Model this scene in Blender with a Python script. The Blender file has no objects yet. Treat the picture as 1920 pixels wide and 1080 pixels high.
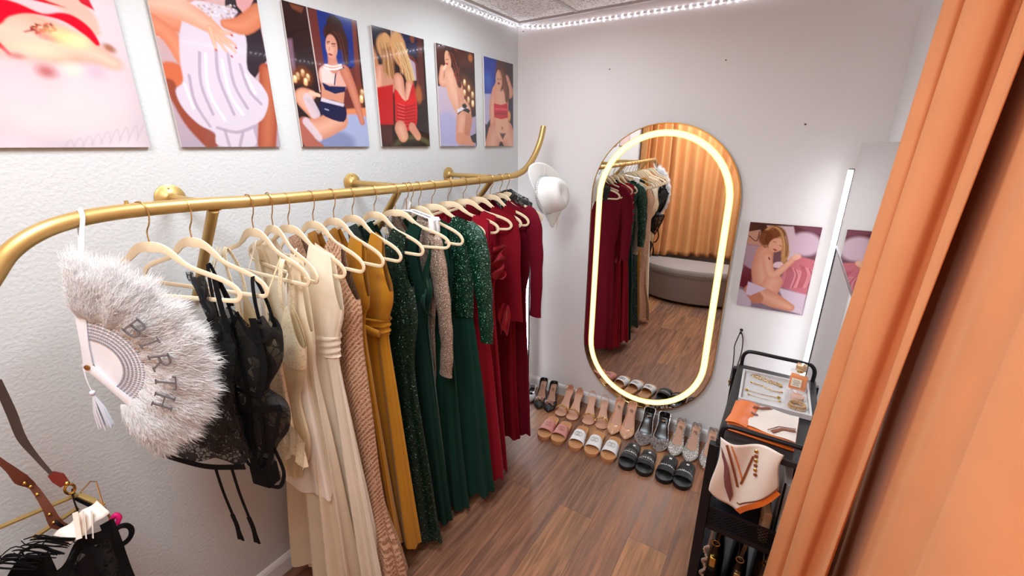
import bpy, bmesh, math, random
import numpy as np
from mathutils import Vector, Matrix

S = bpy.context.scene
COL = S.collection
random.seed(7)
RNG = np.random.default_rng(7)
PI = math.pi

# ------------------------------------------------------------ camera, view, light
FPX, PITCH, YAW, ROLL = 803.716, 0.319782, -0.574351, -0.003164
fw = Vector((math.sin(YAW)*math.cos(PITCH), math.cos(YAW)*math.cos(PITCH), -math.sin(PITCH)))
rt = Vector((math.cos(YAW), -math.sin(YAW), 0)); up = rt.cross(fw)
r2 = rt*math.cos(ROLL)+up*math.sin(ROLL); u2 = -rt*math.sin(ROLL)+up*math.cos(ROLL)
cam_d = bpy.data.cameras.new('camera'); cam = bpy.data.objects.new('camera', cam_d); COL.objects.link(cam)
M3 = Matrix((r2, u2, -fw)).transposed()
cam.matrix_world = Matrix.Translation((1.57195, -2.50564, 1.735)) @ M3.to_4x4()
cam_d.sensor_width = 36.0; cam_d.lens = FPX/1920*36.0; cam_d.clip_start = 0.02
S.camera = cam
S.view_settings.view_transform = 'Standard'; S.view_settings.look = 'None'
S.view_settings.exposure = 0.58; S.view_settings.gamma = 1.0; S.view_settings.use_curve_mapping = False
S.cycles.use_denoising = True
S.cycles.max_bounces = 8; S.cycles.diffuse_bounces = 5; S.cycles.glossy_bounces = 5
S.cycles.transparent_max_bounces = 24; S.cycles.sample_clamp_indirect = 8.0
S.cycles.caustics_reflective = False; S.cycles.caustics_refractive = False
w = bpy.data.worlds.new('world'); S.world = w; w.use_nodes = True
w.node_tree.nodes['Background'].inputs[0].default_value = (0.9, 0.93, 1.0, 1)
w.node_tree.nodes['Background'].inputs[1].default_value = 0.25

def lamp(name, kind, loc, rot, energy, color=(1, 1, 1), size=0.5, size_y=None):
    d = bpy.data.lights.new(name, kind); d.energy = energy; d.color = color
    if kind == 'AREA':
        d.size = size
        if size_y: d.shape = 'RECTANGLE'; d.size_y = size_y
    else: d.shadow_soft_size = size
    o = bpy.data.objects.new(name, d); o.location = loc; o.rotation_euler = rot; COL.objects.link(o); return o
# unseen daylight white fill lights added to brighten the room (fixtures are built with the ceiling below)
lamp('added_fill_light', 'AREA', (0.92, -2.62, 2.395), (0, 0, 0), 18, (0.86, 0.97, 1.05), 1.0, 0.42)
lamp('added_fill_light', 'AREA', (0.73, -1.62, 2.395), (0, 0, 0), 12.5, (0.86, 0.97, 1.05), 0.46, 0.46)
lamp('added_fill_light', 'AREA', (0.46, -0.72, 2.395), (0, 0, 0), 4.2, (0.86, 0.97, 1.05), 0.30, 0.30)

# ------------------------------------------------------------ materials
def lin(c):
    if isinstance(c, str): c = tuple(int(c[i:i+2], 16)/255 for i in (1, 3, 5))
    return tuple(x/12.92 if x <= 0.04045 else ((x+0.055)/1.055)**2.4 for x in c[:3])+(1,)
class NT:
    def __init__(s, name):
        s.m = bpy.data.materials.new(name); s.m.use_nodes = True; s.t = s.m.node_tree
        s.b = s.t.nodes['Principled BSDF']; s.out = s.t.nodes['Material Output']
    def n(s, typ, **kw):
        nd = s.t.nodes.new(typ)
        for k, v in kw.items():
            if k.startswith('i_'): nd.inputs[k[2:].replace('_', ' ')].default_value = v
            elif k.startswith('n_'): nd.inputs[int(k[2:])].default_value = v
            else: setattr(nd, k, v)
        return nd
    def l(s, a, b): s.t.links.new(a, b)
    def coords(s, scale=(1, 1, 1), rot=(0, 0, 0), kind='Object'):
        tc = s.n('ShaderNodeTexCoord'); mp = s.n('ShaderNodeMapping')
        mp.inputs['Scale'].default_value = scale; mp.inputs['Rotation'].default_value = rot
        s.l(tc.outputs[kind], mp.inputs['Vector']); return mp.outputs['Vector']
    def bump(s, h, strength=0.3, dist=0.002):
        b = s.n('ShaderNodeBump'); b.inputs['Strength'].default_value = strength; b.inputs['Distance'].default_value = dist
        s.l(h, b.inputs['Height']); s.l(b.outputs['Normal'], s.b.inputs['Normal'])
    def mixc(s, fac, a, b, mode='MIX'):
        m = s.n('ShaderNodeMix', data_type='RGBA', blend_type=mode)
        for v, k in ((fac, 0), (a, 6), (b, 7)):
            if hasattr(v, 'links'): s.l(v, m.inputs[k])
            else: m.inputs[k].default_value = v
        return m.outputs[2]
    def math(s, op, a, b=0.0, c=0.0):
        m = s.n('ShaderNodeMath', operation=op)
        for v, k in ((a, 0), (b, 1), (c, 2)):
            if hasattr(v, 'links'): s.l(v, m.inputs[k])
            else: m.inputs[k].default_value = v
        return m.outputs[0]
    def set(s, **kw):
        for k, v in kw.items(): s.b.inputs[k.replace('_', ' ')].default_value = v
        return s
def plain(name, col, rough=0.5, metal=0.0, vary=0.06, scale=30, bump=0.0, **kw):
    t = NT(name); v = t.coords()
    nz = t.n('ShaderNodeTexNoise'); nz.inputs['Scale'].default_value = scale; nz.inputs['Detail'].default_value = 3
    t.l(v, nz.inputs['Vector']); c = lin(col)
    dk = tuple(x*(1-vary*2) for x in c[:3])+(1,)
    t.l(t.mixc(nz.outputs['Fac'], dk, c), t.b.inputs['Base Color'])
    t.set(Roughness=rough, Metallic=metal, **kw)
    if bump: t.bump(nz.outputs['Fac'], bump, 0.002)
    return t.m
def fabric(name, col, rough=0.85, sheen=0.0, weave=700, bump=0.15, trans=0.0, spec=0.14, crinkle=0.0, sheentint=None):
    t = NT(name); v = t.coords()
    nz = t.n('ShaderNodeTexNoise'); nz.inputs['Scale'].default_value = 9; nz.inputs['Detail'].default_value = 4; t.l(v, nz.inputs['Vector'])
    c = lin(col); dk = tuple(x*0.82 for x in c[:3])+(1,)
    base = t.mixc(nz.outputs['Fac'], dk, c); t.l(base, t.b.inputs['Base Color'])
    fine = t.n('ShaderNodeTexNoise'); fine.inputs['Scale'].default_value = weave; t.l(v, fine.inputs['Vector'])
    h = fine.outputs['Fac']
    if crinkle:
        mid = t.n('ShaderNodeTexNoise'); mid.inputs['Scale'].default_value = 34; mid.inputs['Detail'].default_value = 5; t.l(v, mid.inputs['Vector'])
        h = t.math('ADD', t.math('MULTIPLY', mid.outputs['Fac'], crinkle), t.math('MULTIPLY', h, 0.3))
    t.bump(h, bump, 0.003)
    t.set(Roughness=rough, Sheen_Weight=sheen, Specular_IOR_Level=spec)
    if sheentint: t.b.inputs['Sheen Tint'].default_value = lin(sheentint); t.b.inputs['Sheen Roughness'].default_value = 0.35
    if trans:
        tr = t.n('ShaderNodeBsdfTranslucent'); t.l(base, tr.inputs['Color'])
        mx = t.n('ShaderNodeMixShader'); mx.inputs[0].default_value = trans
        t.l(t.b.outputs[0], mx.inputs[1]); t.l(tr.outputs[0], mx.inputs[2]); t.l(mx.outputs[0], t.out.inputs['Surface'])
    return t.m
def sequin(name, col, spark, scale=330, metal=0.55, rough=0.28, density=0.80):
    t = NT(name); v = t.coords()
    vo = t.n('ShaderNodeTexVoronoi'); vo.inputs['Scale'].default_value = scale; t.l(v, vo.inputs['Vector'])
    sep = t.n('ShaderNodeSeparateColor'); t.l(vo.outputs['Color'], sep.inputs[0])
    f = t.math('GREATER_THAN', sep.outputs[0], density)
    c = lin(col); dk = tuple(x*0.45 for x in c[:3])+(1,)
    base = t.mixc(sep.outputs[1], dk, c); t.l(t.mixc(f, base, lin(spark)), t.b.inputs['Base Color'])
    geo = t.n('ShaderNodeNewGeometry')
    vm = t.n('ShaderNodeVectorMath', operation='SUBTRACT'); t.l(vo.outputs['Color'], vm.inputs[0]); vm.inputs[1].default_value = (0.5, 0.5, 0.5)
    vs = t.n('ShaderNodeVectorMath', operation='SCALE'); t.l(vm.outputs[0], vs.inputs[0]); vs.inputs['Scale'].default_value = 0.9
    va = t.n('ShaderNodeVectorMath', operation='ADD'); t.l(geo.outputs['Normal'], va.inputs[0]); t.l(vs.outputs[0], va.inputs[1])
    vn = t.n('ShaderNodeVectorMath', operation='NORMALIZE'); t.l(va.outputs[0], vn.inputs[0]); t.l(vn.outputs[0], t.b.inputs['Normal'])
    t.set(Roughness=rough, Metallic=metal); return t.m
def emit(name, col, strength):
    t = NT(name); e = t.n('ShaderNodeEmission'); e.inputs[0].default_value = lin(col); e.inputs[1].default_value = strength
    t.l(e.outputs[0], t.out.inputs['Surface']); return t.m
def sheer(name, col, alpha=0.55, lace=0.0, scale=60, rough=0.7):
    t = NT(name); v = t.coords()
    t.set(Roughness=rough); t.b.inputs['Base Color'].default_value = lin(col)
    if lace:
        vo = t.n('ShaderNodeTexVoronoi', feature='DISTANCE_TO_EDGE'); vo.inputs['Scale'].default_value = scale; t.l(v, vo.inputs['Vector'])
        nz = t.n('ShaderNodeTexNoise'); nz.inputs['Scale'].default_value = scale*0.4; t.l(v, nz.inputs['Vector'])
        a = t.math('LESS_THAN', vo.outputs['Distance'], lace)
        b = t.math('GREATER_THAN', nz.outputs['Fac'], 0.52)
        m = t.math('MAXIMUM', a, b); al = t.math('MAXIMUM', t.math('MULTIPLY', m, 0.95), alpha)
        t.l(al, t.b.inputs['Alpha']); t.bump(m, 0.5, 0.002)
    else: t.set(Alpha=alpha)
    return t.m
def wall_mat(name, col, strength, sc=38):
    t = NT(name); v = t.coords()
    a = t.n('ShaderNodeTexNoise'); a.inputs['Scale'].default_value = sc; a.inputs['Detail'].default_value = 3; a.inputs['Roughness'].default_value = 0.45; t.l(v, a.inputs['Vector'])
    c = lin(col); d = tuple(x*0.97 for x in c[:3])+(1,)
    b = t.n('ShaderNodeTexNoise'); b.inputs['Scale'].default_value = 2.5; t.l(v, b.inputs['Vector'])
    t.l(t.mixc(b.outputs['Fac'], d, c), t.b.inputs['Base Color'])
    t.bump(a.outputs['Fac'], strength, 0.006); t.set(Roughness=0.62, Specular_IOR_Level=0.25); return t.m
M = {}
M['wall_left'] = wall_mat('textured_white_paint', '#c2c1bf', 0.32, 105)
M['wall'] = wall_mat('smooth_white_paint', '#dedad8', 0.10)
M['trim'] = plain('white_trim_paint', '#dedbd8', 0.35)
M['gold'] = plain('brushed_gold_paint', '#c2a062', 0.40, 0.7, 0.04)
M['goldshine'] = plain('polished_gold', '#e0b860', 0.2, 1.0, 0.03)
M['wire'] = plain('hanger_wire', '#c09a66', 0.3, 0.9)
M['velvet_ivory'] = fabric('ivory_velvet_flock', '#e9d2ae', 0.9, 0.15)
M['black_metal'] = plain('black_powder_coat', '#17151a', 0.42, 0.3)
M['black_shelf'] = plain('dark_grey_shelf', '#2a2727', 0.55, 0.1)
M['lacquer'] = plain('black_lacquer', '#0c0a0b', 0.16)
M['led_white'] = emit('white_led', '#eef2ff', 26)
M['tube_white'] = emit('white_light_tube', '#f6f9ff', 24)
M['lamp_band'] = emit('warm_light_band', '#fff2b4', 1.25); M['lamp_edge'] = emit('warm_light_edge', '#ffd66e', 0.95)
M['panel'] = emit('added_fill_diffuser', '#f4f8ff', 1.5)  # glowing face of the ceiling panels added for fill

def ceiling_mat():
    t = NT('mineral_ceiling_tile'); v = t.coords()
    nz = t.n('ShaderNodeTexNoise'); nz.inputs['Scale'].default_value = 85; nz.inputs['Detail'].default_value = 6; t.l(v, nz.inputs['Vector'])
    r = t.n('ShaderNodeValToRGB'); r.color_ramp.elements[0].position = 0.36; r.color_ramp.elements[0].color = lin('#b5aba5')
    r.color_ramp.elements[1].position = 0.5; r.color_ramp.elements[1].color = lin('#f0ebe8'); t.l(nz.outputs['Fac'], r.inputs[0])
    t.l(r.outputs[0], t.b.inputs['Base Color']); t.bump(nz.outputs['Fac'], 0.6, 0.006); t.set(Roughness=0.95); return t.m
M['ceiling'] = ceiling_mat()
def floor_mat():
    t = NT('walnut_vinyl_planks'); tc = t.n('ShaderNodeTexCoord')
    mp = t.n('ShaderNodeMapping'); mp.inputs['Rotation'].default_value = (0, 0, PI/2); mp.inputs['Location'].default_value = (0.3, 0.055, 0)
    t.l(tc.outputs['Object'], mp.inputs['Vector'])
    br = t.n('ShaderNodeTexBrick', offset=0.37, offset_frequency=2); t.l(mp.outputs[0], br.inputs['Vector'])
    br.inputs['Scale'].default_value = 1; br.inputs['Brick Width'].default_value = 1.22; br.inputs['Row Height'].default_value = 0.178
    br.inputs['Mortar Size'].default_value = 0.0012; br.inputs['Color1'].default_value = (0, 0, 0, 1); br.inputs['Color2'].default_value = (1, 1, 1, 1)
    br.inputs['Mortar'].default_value = (0.5, 0.5, 0.5, 1)
    ramp = t.n('ShaderNodeValToRGB'); e = ramp.color_ramp.elements
    e[0].position = 0.0; e[0].color = lin('#765647'); e[1].position = 1.0; e[1].color = lin('#a17c5f')
    for pz, cc in ((0.3, '#8c634b'), (0.55, '#7b5e4f'), (0.8, '#9b704e')):
        x = e.new(pz); x.color = lin(cc)
    t.l(br.outputs['Color'], ramp.inputs[0])
    # per-plank shifted grain
    ad = t.n('ShaderNodeVectorMath', operation='MULTIPLY_ADD'); t.l(br.outputs['Color'], ad.inputs[0]); ad.inputs[1].default_value = (7, 3, 0); t.l(tc.outputs['Object'], ad.inputs[2])
    g = t.n('ShaderNodeMapping'); g.inputs['Scale'].default_value = (52, 3.2, 1); t.l(ad.outputs[0], g.inputs['Vector'])
    n1 = t.n('ShaderNodeTexNoise'); n1.inputs['Scale'].default_value = 1.0; n1.inputs['Detail'].default_value = 8; n1.inputs['Distortion'].default_value = 0.9; t.l(g.outputs[0], n1.inputs['Vector'])
    g2 = t.n('ShaderNodeMapping'); g2.inputs['Scale'].default_value = (7, 1.3, 1); t.l(ad.outputs[0], g2.inputs['Vector'])
    n2 = t.n('ShaderNodeTexNoise'); n2.inputs['Scale'].default_value = 1.0; n2.inputs['Detail'].default_value = 4; t.l(g2.outputs[0], n2.inputs['Vector'])
    r1 = t.n('ShaderNodeValToRGB'); r1.color_ramp.elements[0].position = 0.32; r1.color_ramp.elements[0].color = (0.58, 0.55, 0.53, 1); r1.color_ramp.elements[1].position = 0.66; r1.color_ramp.elements[1].color = (1.25, 1.2, 1.15, 1); t.l(n1.outputs['Fac'], r1.inputs[0])
    c1 = t.mixc(1.0, ramp.outputs[0], r1.outputs[0], 'MULTIPLY')
    r2_ = t.n('ShaderNodeValToRGB'); r2_.color_ramp.elements[0].position = 0.35; r2_.color_ramp.elements[0].color = (0.82, 0.80, 0.80, 1); r2_.color_ramp.elements[1].position = 0.65; r2_.color_ramp.elements[1].color = (1.25, 1.12, 1.0, 1); t.l(n2.outputs['Fac'], r2_.inputs[0])
    c2 = t.mixc(1.0, c1, r2_.outputs[0], 'MULTIPLY')
    c3 = t.mixc(t.math('MULTIPLY', br.outputs['Fac'], 0.7), c2, lin('#2a1c16')); t.l(c3, t.b.inputs['Base Color'])
    t.bump(n1.outputs['Fac'], 0.12, 0.002); t.set(Roughness=0.42, Specular_IOR_Level=0.45); return t.m
M['floor'] = floor_mat()

# ------------------------------------------------------------ mesh helpers
class MB:
    def __init__(s): s.v = []; s.f = []
    def add(s, v, f):
        o = len(s.v); s.v += [tuple(x) for x in v]; s.f += [tuple(i+o for i in q) for q in f]; return s
    def box(s, a, b, bev=0.0):
        x0, y0, z0 = a; x1, y1, z1 = b
        if bev:
            bm = bmesh.new(); bmesh.ops.create_cube(bm, size=1)
            for v in bm.verts: v.co = Vector(((x0+x1)/2+v.co.x*(x1-x0), (y0+y1)/2+v.co.y*(y1-y0), (z0+z1)/2+v.co.z*(z1-z0)))
            bmesh.ops.bevel(bm, geom=bm.edges[:], offset=bev, segments=3, profile=0.5, affect='EDGES')
            bm.verts.index_update(); s.add([v.co[:] for v in bm.verts], [[v.index for v in f.verts] for f in bm.faces]); bm.free(); return s
        return s.add([(x0, y0, z0), (x1, y0, z0), (x1, y1, z0), (x0, y1, z0), (x0, y0, z1), (x1, y0, z1), (x1, y1, z1), (x0, y1, z1)],
                     [(0, 3, 2, 1), (4, 5, 6, 7), (0, 1, 5, 4), (1, 2, 6, 5), (2, 3, 7, 6), (3, 0, 4, 7)])
    def grid(s, fn, nu, nv, wu=False, wv=False):
        vs = [fn(i/(nu if wu else nu-1), j/(nv if wv else nv-1)) for j in range(nv) for i in range(nu)]
        fs = []
        for j in range(nv if wv else nv-1):
            for i in range(nu if wu else nu-1):
                a = j*nu+i; b = j*nu+(i+1) % nu; c = ((j+1) % nv)*nu+(i+1) % nu; d = ((j+1) % nv)*nu+i; fs.append((a, b, c, d))
        return s.add(vs, fs)
    def sweep(s, path, sec, closed=False, upv=None, scales=None, cap=True):
        """sec: list of (a,b) offsets; a along the side vector, b along the up vector"""
        P = [Vector(p) for p in path]; n = len(P); m = len(sec); vs = []; prev = None
        for i in range(n):
            t = (P[(i+1) % n]-P[i-1]) if closed else (P[min(i+1, n-1)]-P[max(i-1, 0)])
            if t.length < 1e-9: t = Vector((0, 0, 1))
            t.normalize()
            if upv is not None: u_ = Vector(upv) - t*Vector(upv).dot(t)
            elif prev is None:
                u_ = Vector((0, 0, 1)) if abs(t.z) < 0.9 else Vector((0, 1, 0)); u_ = u_ - t*u_.dot(t)
            else: u_ = prev - t*prev.dot(t)
            if u_.length < 1e-6: u_ = t.orthogonal()
            u_.normalize(); prev = u_; sd = t.cross(u_)
            k = scales[i] if scales is not None else (1, 1)
            if not isinstance(k, (tuple, list)): k = (k, k)
            for a, b in sec: vs.append(P[i]+sd*a*k[0]+u_*b*k[1])
        fs = [(i*m+j, i*m+(j+1) % m, ((i+1) % n)*m+(j+1) % m, ((i+1) % n)*m+j) for i in range(n if closed else n-1) for j in range(m)]
        if not closed and cap: fs += [tuple(range(m))[::-1], tuple((n-1)*m+j for j in range(m))]
        return s.add(vs, fs)
    def tube(s, path, r, n=10, closed=False, radii=None, flat=(1, 1), upv=None, cap=True):
        sec = [(math.cos(2*PI*k/n)*flat[0], math.sin(2*PI*k/n)*flat[1]) for k in range(n)]
        return s.sweep(path, sec, closed, upv, scales=[(q, q) for q in radii] if radii is not None else [(r, r)]*len(path), cap=cap)
    def lathe(s, prof, c=(0, 0, 0), n=32, axis=None):
        ax = Vector(axis or (0, 0, 1)).normalized(); e1 = ax.orthogonal().normalized(); e2 = ax.cross(e1)
        def fn(u, v):
            r, h = prof[min(int(round(v*(len(prof)-1))), len(prof)-1)]; a = 2*PI*u
            return Vector(c)+ax*h+(e1*math.cos(a)+e2*math.sin(a))*r
        return s.grid(fn, n, len(prof), wu=True)
    def ball(s, c, r, n=8, sq=(1, 1, 1)):
        return s.grid(lambda u, v: (c[0]+sq[0]*r*math.sin(PI*v)*math.cos(2*PI*u), c[1]+sq[1]*r*math.sin(PI*v)*math.sin(2*PI*u), c[2]-sq[2]*r*math.cos(PI*v)), n, max(4, n//2+1), wu=True)
    def prism(s, pts, off):
        n = len(pts); P = [Vector(p) for p in pts]; o = Vector(off)
        return s.add(P+[p+o for p in P], [tuple(range(n))[::-1], tuple(range(n, 2*n))]+[(i, (i+1) % n, n+(i+1) % n, n+i) for i in range(n)])
    def xf(s, mat):
        s.v = [tuple(mat @ Vector(v)) for v in s.v]; return s
    def build(s, name, mat, parent=None, smooth=True, weld=False):
        me = bpy.data.meshes.new(name); me.from_pydata(s.v, [], s.f)
        if weld or smooth:
            bm = bmesh.new(); bm.from_mesh(me)
            if weld: bmesh.ops.remove_doubles(bm, verts=bm.verts, dist=1e-5)
            bmesh.ops.recalc_face_normals(bm, faces=bm.faces); bm.to_mesh(me); bm.free()
        me.update()
        if smooth:
            me.polygons.foreach_set('use_smooth', [True]*len(me.polygons))
            try: me.set_sharp_from_angle(angle=math.radians(40))
            except Exception: pass
        me.materials.append(mat); o = bpy.data.objects.new(name, me); COL.objects.link(o)
        if parent is not None: o.parent = parent
        return o
def tag(o, label=None, cat=None, group=None, kind=None):
    for k, v in (('label', label), ('category', cat), ('group', group), ('kind', kind)):
        if v: o[k] = v
    return o
def thing(name, label, cat, loc=(0, 0, 0), rz=0.0, group=None):
    o = bpy.data.objects.new(name, None); o.empty_display_size = 0.05; COL.objects.link(o)
    o.location = loc; o.rotation_euler = (0, 0, rz); return tag(o, label, cat, group)
def copy_thing(root, label, loc=None, rz=None):
    r = root.copy(); COL.objects.link(r); r['label'] = label
    if loc is not None: r.location = loc
    if rz is not None: r.rotation_euler = (0, 0, rz)
    for ch in list(root.children):
        c = ch.copy(); COL.objects.link(c); c.parent = r
        for g in list(ch.children):
            d = g.copy(); COL.objects.link(d); d.parent = c
    return r
def smooth_path(pts, n=8, closed=False):
    P = [Vector(p) for p in pts]; out = []; N = len(P)
    for i in range(N if closed else N-1):
        p0 = P[(i-1) % N] if closed else P[max(i-1, 0)]; p1 = P[i]; p2 = P[(i+1) % N]; p3 = P[(i+2) % N] if closed else P[min(i+2, N-1)]
        for k in range(n):
            t = k/n; out.append(0.5*((2*p1)+(-p0+p2)*t+(2*p0-5*p1+4*p2-p3)*t*t+(-p0+3*p1-3*p2+p3)*t**3))
    if not closed: out.append(P[-1])
    return out
def text_geo(body, size, extrude=0.0, align='CENTER', spacing=1.0):
    cu = bpy.data.curves.new('t', 'FONT'); cu.body = body; cu.size = size; cu.extrude = extrude; cu.align_x = align; cu.align_y = 'CENTER'; cu.space_character = spacing; cu.resolution_u = 3
    o = bpy.data.objects.new('t', cu); COL.objects.link(o); dg = bpy.context.evaluated_depsgraph_get()
    me = bpy.data.meshes.new_from_object(o.evaluated_get(dg)); v = [q.co[:] for q in me.vertices]; f = [tuple(q.vertices) for q in me.polygons]
    bpy.data.objects.remove(o); bpy.data.meshes.remove(me); return v, f
RECT = lambda a, b: [(-a, -b), (a, -b), (a, b), (-a, b)]
def rrect(a, b, k=0.5): return [(-a, -b*k), (-a*k, -b), (a*k, -b), (a, -b*k), (a, b*k), (a*k, b), (-a*k, b), (-a, b*k)]

# ------------------------------------------------------------ the room
W, D, H = 1.872, -3.45, 2.44
def struct(name, mb, m, smooth=False): return tag(mb.build(name, m, smooth=smooth), kind='structure')
struct('floor', MB().box((-0.1, D-0.1, -0.08), (W+0.1, 0.1, 0)), M['floor'])
struct('ceiling', MB().box((-0.1, D-0.1, H), (W+0.1, 0.1, H+0.08)), M['ceiling'])
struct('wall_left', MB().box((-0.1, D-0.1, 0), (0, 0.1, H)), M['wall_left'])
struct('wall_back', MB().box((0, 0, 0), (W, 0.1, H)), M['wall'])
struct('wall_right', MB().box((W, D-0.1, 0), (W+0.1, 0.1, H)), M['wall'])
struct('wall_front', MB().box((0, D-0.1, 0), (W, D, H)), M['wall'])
bp = [(0, 0), (0.014, 0), (0.014, 0.062), (0.010, 0.074), (0.004, 0.082), (0, 0.084)]
def baseboard(name, p0, p1, nrm):
    n_ = Vector(nrm); mb = MB(); P = [Vector(p0), Vector(p1)]
    vs = [p+n_*a+Vector((0, 0, b)) for p in P for a, b in bp]; k = len(bp)
    mb.add(vs, [(j, (j+1) % k, k+(j+1) % k, k+j) for j in range(k)]+[tuple(range(k)), tuple(range(k, 2*k))]); struct(name, mb, M['trim'])
baseboard('baseboard_left', (0, D, 0), (0, 0, 0), (1, 0, 0))
baseboard('baseboard_back', (0.014, 0, 0), (W, 0, 0), (0, -1, 0))
baseboard('baseboard_right', (W, D, 0), (W, -0.014, 0), (-1, 0, 0))
g = M['trimgrey'] = plain('ceiling_grid_metal', '#b9b5b2', 0.5)
struct('trim_1', MB().box((0.0, D, H-0.012), (0.022, 0, H)), g)
struct('trim_2', MB().box((0.022, -0.022, H-0.012), (W, 0, H)), g)
struct('trim_3', MB().box((0.022, -0.632, H-0.006), (W, -0.61, H)), g)
struct('trim_4', MB().box((0.384, -0.61, H-0.006), (0.402, -0.022, H)), g)
for i, (x, y, sx, sy) in enumerate(((0.92, -2.62, 0.55, 0.23), (0.73, -1.62, 0.22, 0.22), (0.46, -0.72, 0.16, 0.16))):  # out-of-view fixtures made up to house the added fill lights
    t = thing('added_fill_panel', ('long', 'square', 'small square')[i]+' white ceiling panel added as unseen fill light '+('at the rear of the room', 'above the middle of the floor', 'above the far end of the rail')[i], 'light', (x, y, H-0.03))
    MB().box((-sx-.02, -sy-.02, 0), (sx+.02, sy+.02, 0.028)).build('frame', M['trim'], t, False)
    MB().box((-sx, -sy, -0.004), (sx, sy, 0.0)).build('diffuser', M['panel'], t, False)
nm = plain('dark_nail', '#4a3a33', 0.5)
for x, z, l in ((0.037, 2.39, 'beside the corner just under the light strip'), (0.599, 2.137, 'left of the pair under the light strip'), (1.187, 2.126, 'right of the pair under the light strip'), (1.562, 1.826, 'right of the lit mirror')):
    r_ = 0.004 if z < 2 else 0.003
    tag(MB().lathe([(0, -.004), (r_, -.003), (r_, 0.0), (0, .001)], (x, 0, z), 10, (0, 1, 0)).build('nail_head', nm), 'small dark nail hole in the back wall, '+l, 'nail')
# ---- LED strips
tape = plain('strip_tape', '#e6e6ea', 0.4)
def led_strip(label, pts, pitch, maxn=100, single=False):
    t = thing('light_strip', label, 'light strip', pts[0])
    o = Vector(pts[0]); P = smooth_path(pts, 10)
    MB().sweep([p-o for p in P], rrect(0.0012, 0.005), upv=(0, 0, 1)).build('tape', tape, t)
    L = [0.0]
    for a, b in zip(P, P[1:]): L.append(L[-1]+(b-a).length)
    n = int(L[-1]/pitch); pos = []
    for k in range(n):
        s_ = (k+0.5)*pitch; i = max(j for j in range(len(L)) if L[j] <= s_); i = min(i, len(P)-2)
        pos.append(P[i].lerp(P[i+1], (s_-L[i])/max(1e-9, L[i+1]-L[i])))
    bead = MB().ball((0, 0, 0), 0.0040, 8)
    if single:
        mb = MB()
        for q in pos:
            b = MB().ball(q-o, 0.0040, 6); mb.add(b.v, b.f)
        tag(mb.build('light_bead', M['led_white'], t), kind='stuff'); return
    first = None
    for q in pos[:maxn]:
        c = first.copy() if first else bead.build('light_bead', M['led_white'], t)
        if first: COL.objects.link(c); c.parent = t
        else: first = c
        c.location = q-o
led_strip('strip of bright white light dots along the top of the left and back walls', [(0.008, -1.45, 2.405), (0.008, -0.64, 2.408), (0.008, -0.38, 2.409), (0.009, -0.12, 2.415), (0.014, -0.035, 2.418), (0.035, -0.014, 2.416), (0.12, -0.009, 2.404), (0.284, -0.008, 2.392), (0.448, -0.008, 2.389), (0.745, -0.008, 2.385), (1.007, -0.008, 2.380), (1.6, -0.008, 2.372)], 0.0342)
led_strip('strip of white light dots along the top of the right wall', [(1.62, -0.009, 2.372), (1.80, -0.009, 2.372), (1.85, -0.02, 2.372), (1.863, -0.06, 2.372), (1.863, -1.0, 2.372), (1.863, -3.3, 2.372)], 0.0342, single=True)
# ------------------------------------------------------------ wall mounted clothes rail
RX, RZ = 0.30, 1.59
t = thing('clothes_rail', 'long gold pipe clothes rail mounted on the left wall with curved ends', 'clothes rail', (RX, -1.3, RZ))
o_ = Vector((RX, -1.3, RZ))
rp = smooth_path([(.3, -2.47, 1.20), (.3, -2.462, 1.32), (.3, -2.435, 1.42), (.3, -2.375, 1.512), (.3, -2.345, 1.546), (.3, -2.305, 1.571), (.3, -2.26, 1.586), (.3, -2.20, 1.5945), (.3, -2.12, 1.597), (.3, -1.99, 1.595), (.3, -1.845, 1.590), (.3, -1.30, 1.582), (.3, -.79, 1.580), (.3, -.56, 1.583), (.3, -.473, 1.592), (.3, -.405, 1.612), (.3, -.343, 1.648), (.3, -.285, 1.70), (.3, -.235, 1.765), (.3, -.202, 1.840)], 8)
MB().tube([p-o_ for p in rp], 0.0165, 18).build('rail', M['gold'], t)
MB().tube([(0, -.853, .012), (0, -.853, .030)], 0.004, 8).build('screw_stub', M['gold'], t)
for y in (-1.965, -1.315, -.70):
    f_ = MB().lathe([(0, 0), (.040, 0), (.040, .004), (.034, .007), (.018, .010), (.013, .016), (0, .016)], (-RX, y+1.3, 0.0), 28, (1, 0, 0)).build('wall_flange', M['gold'], t)
    for a in (.6, 2.7, 4.8):
        MB().lathe([(0, 0), (.004, 0), (.004, .002), (0, .003)], (-RX+.006, y+1.3+.027*math.cos(a+1), .027*math.sin(a+1)), 8, (1, 0, 0)).build('screw', M['wire'], f_)
    MB().tube([(-RX+.01, y+1.3, 0), (0, y+1.3, -0.003)], 0.012, 14).build('bracket_arm', M['gold'], t)
    MB().tube([(0, y+1.3-.015, -0.01), (-RX+.008, y+1.3, -.32)], 0.0135, 14).build('brace', M['gold'], t)

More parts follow.
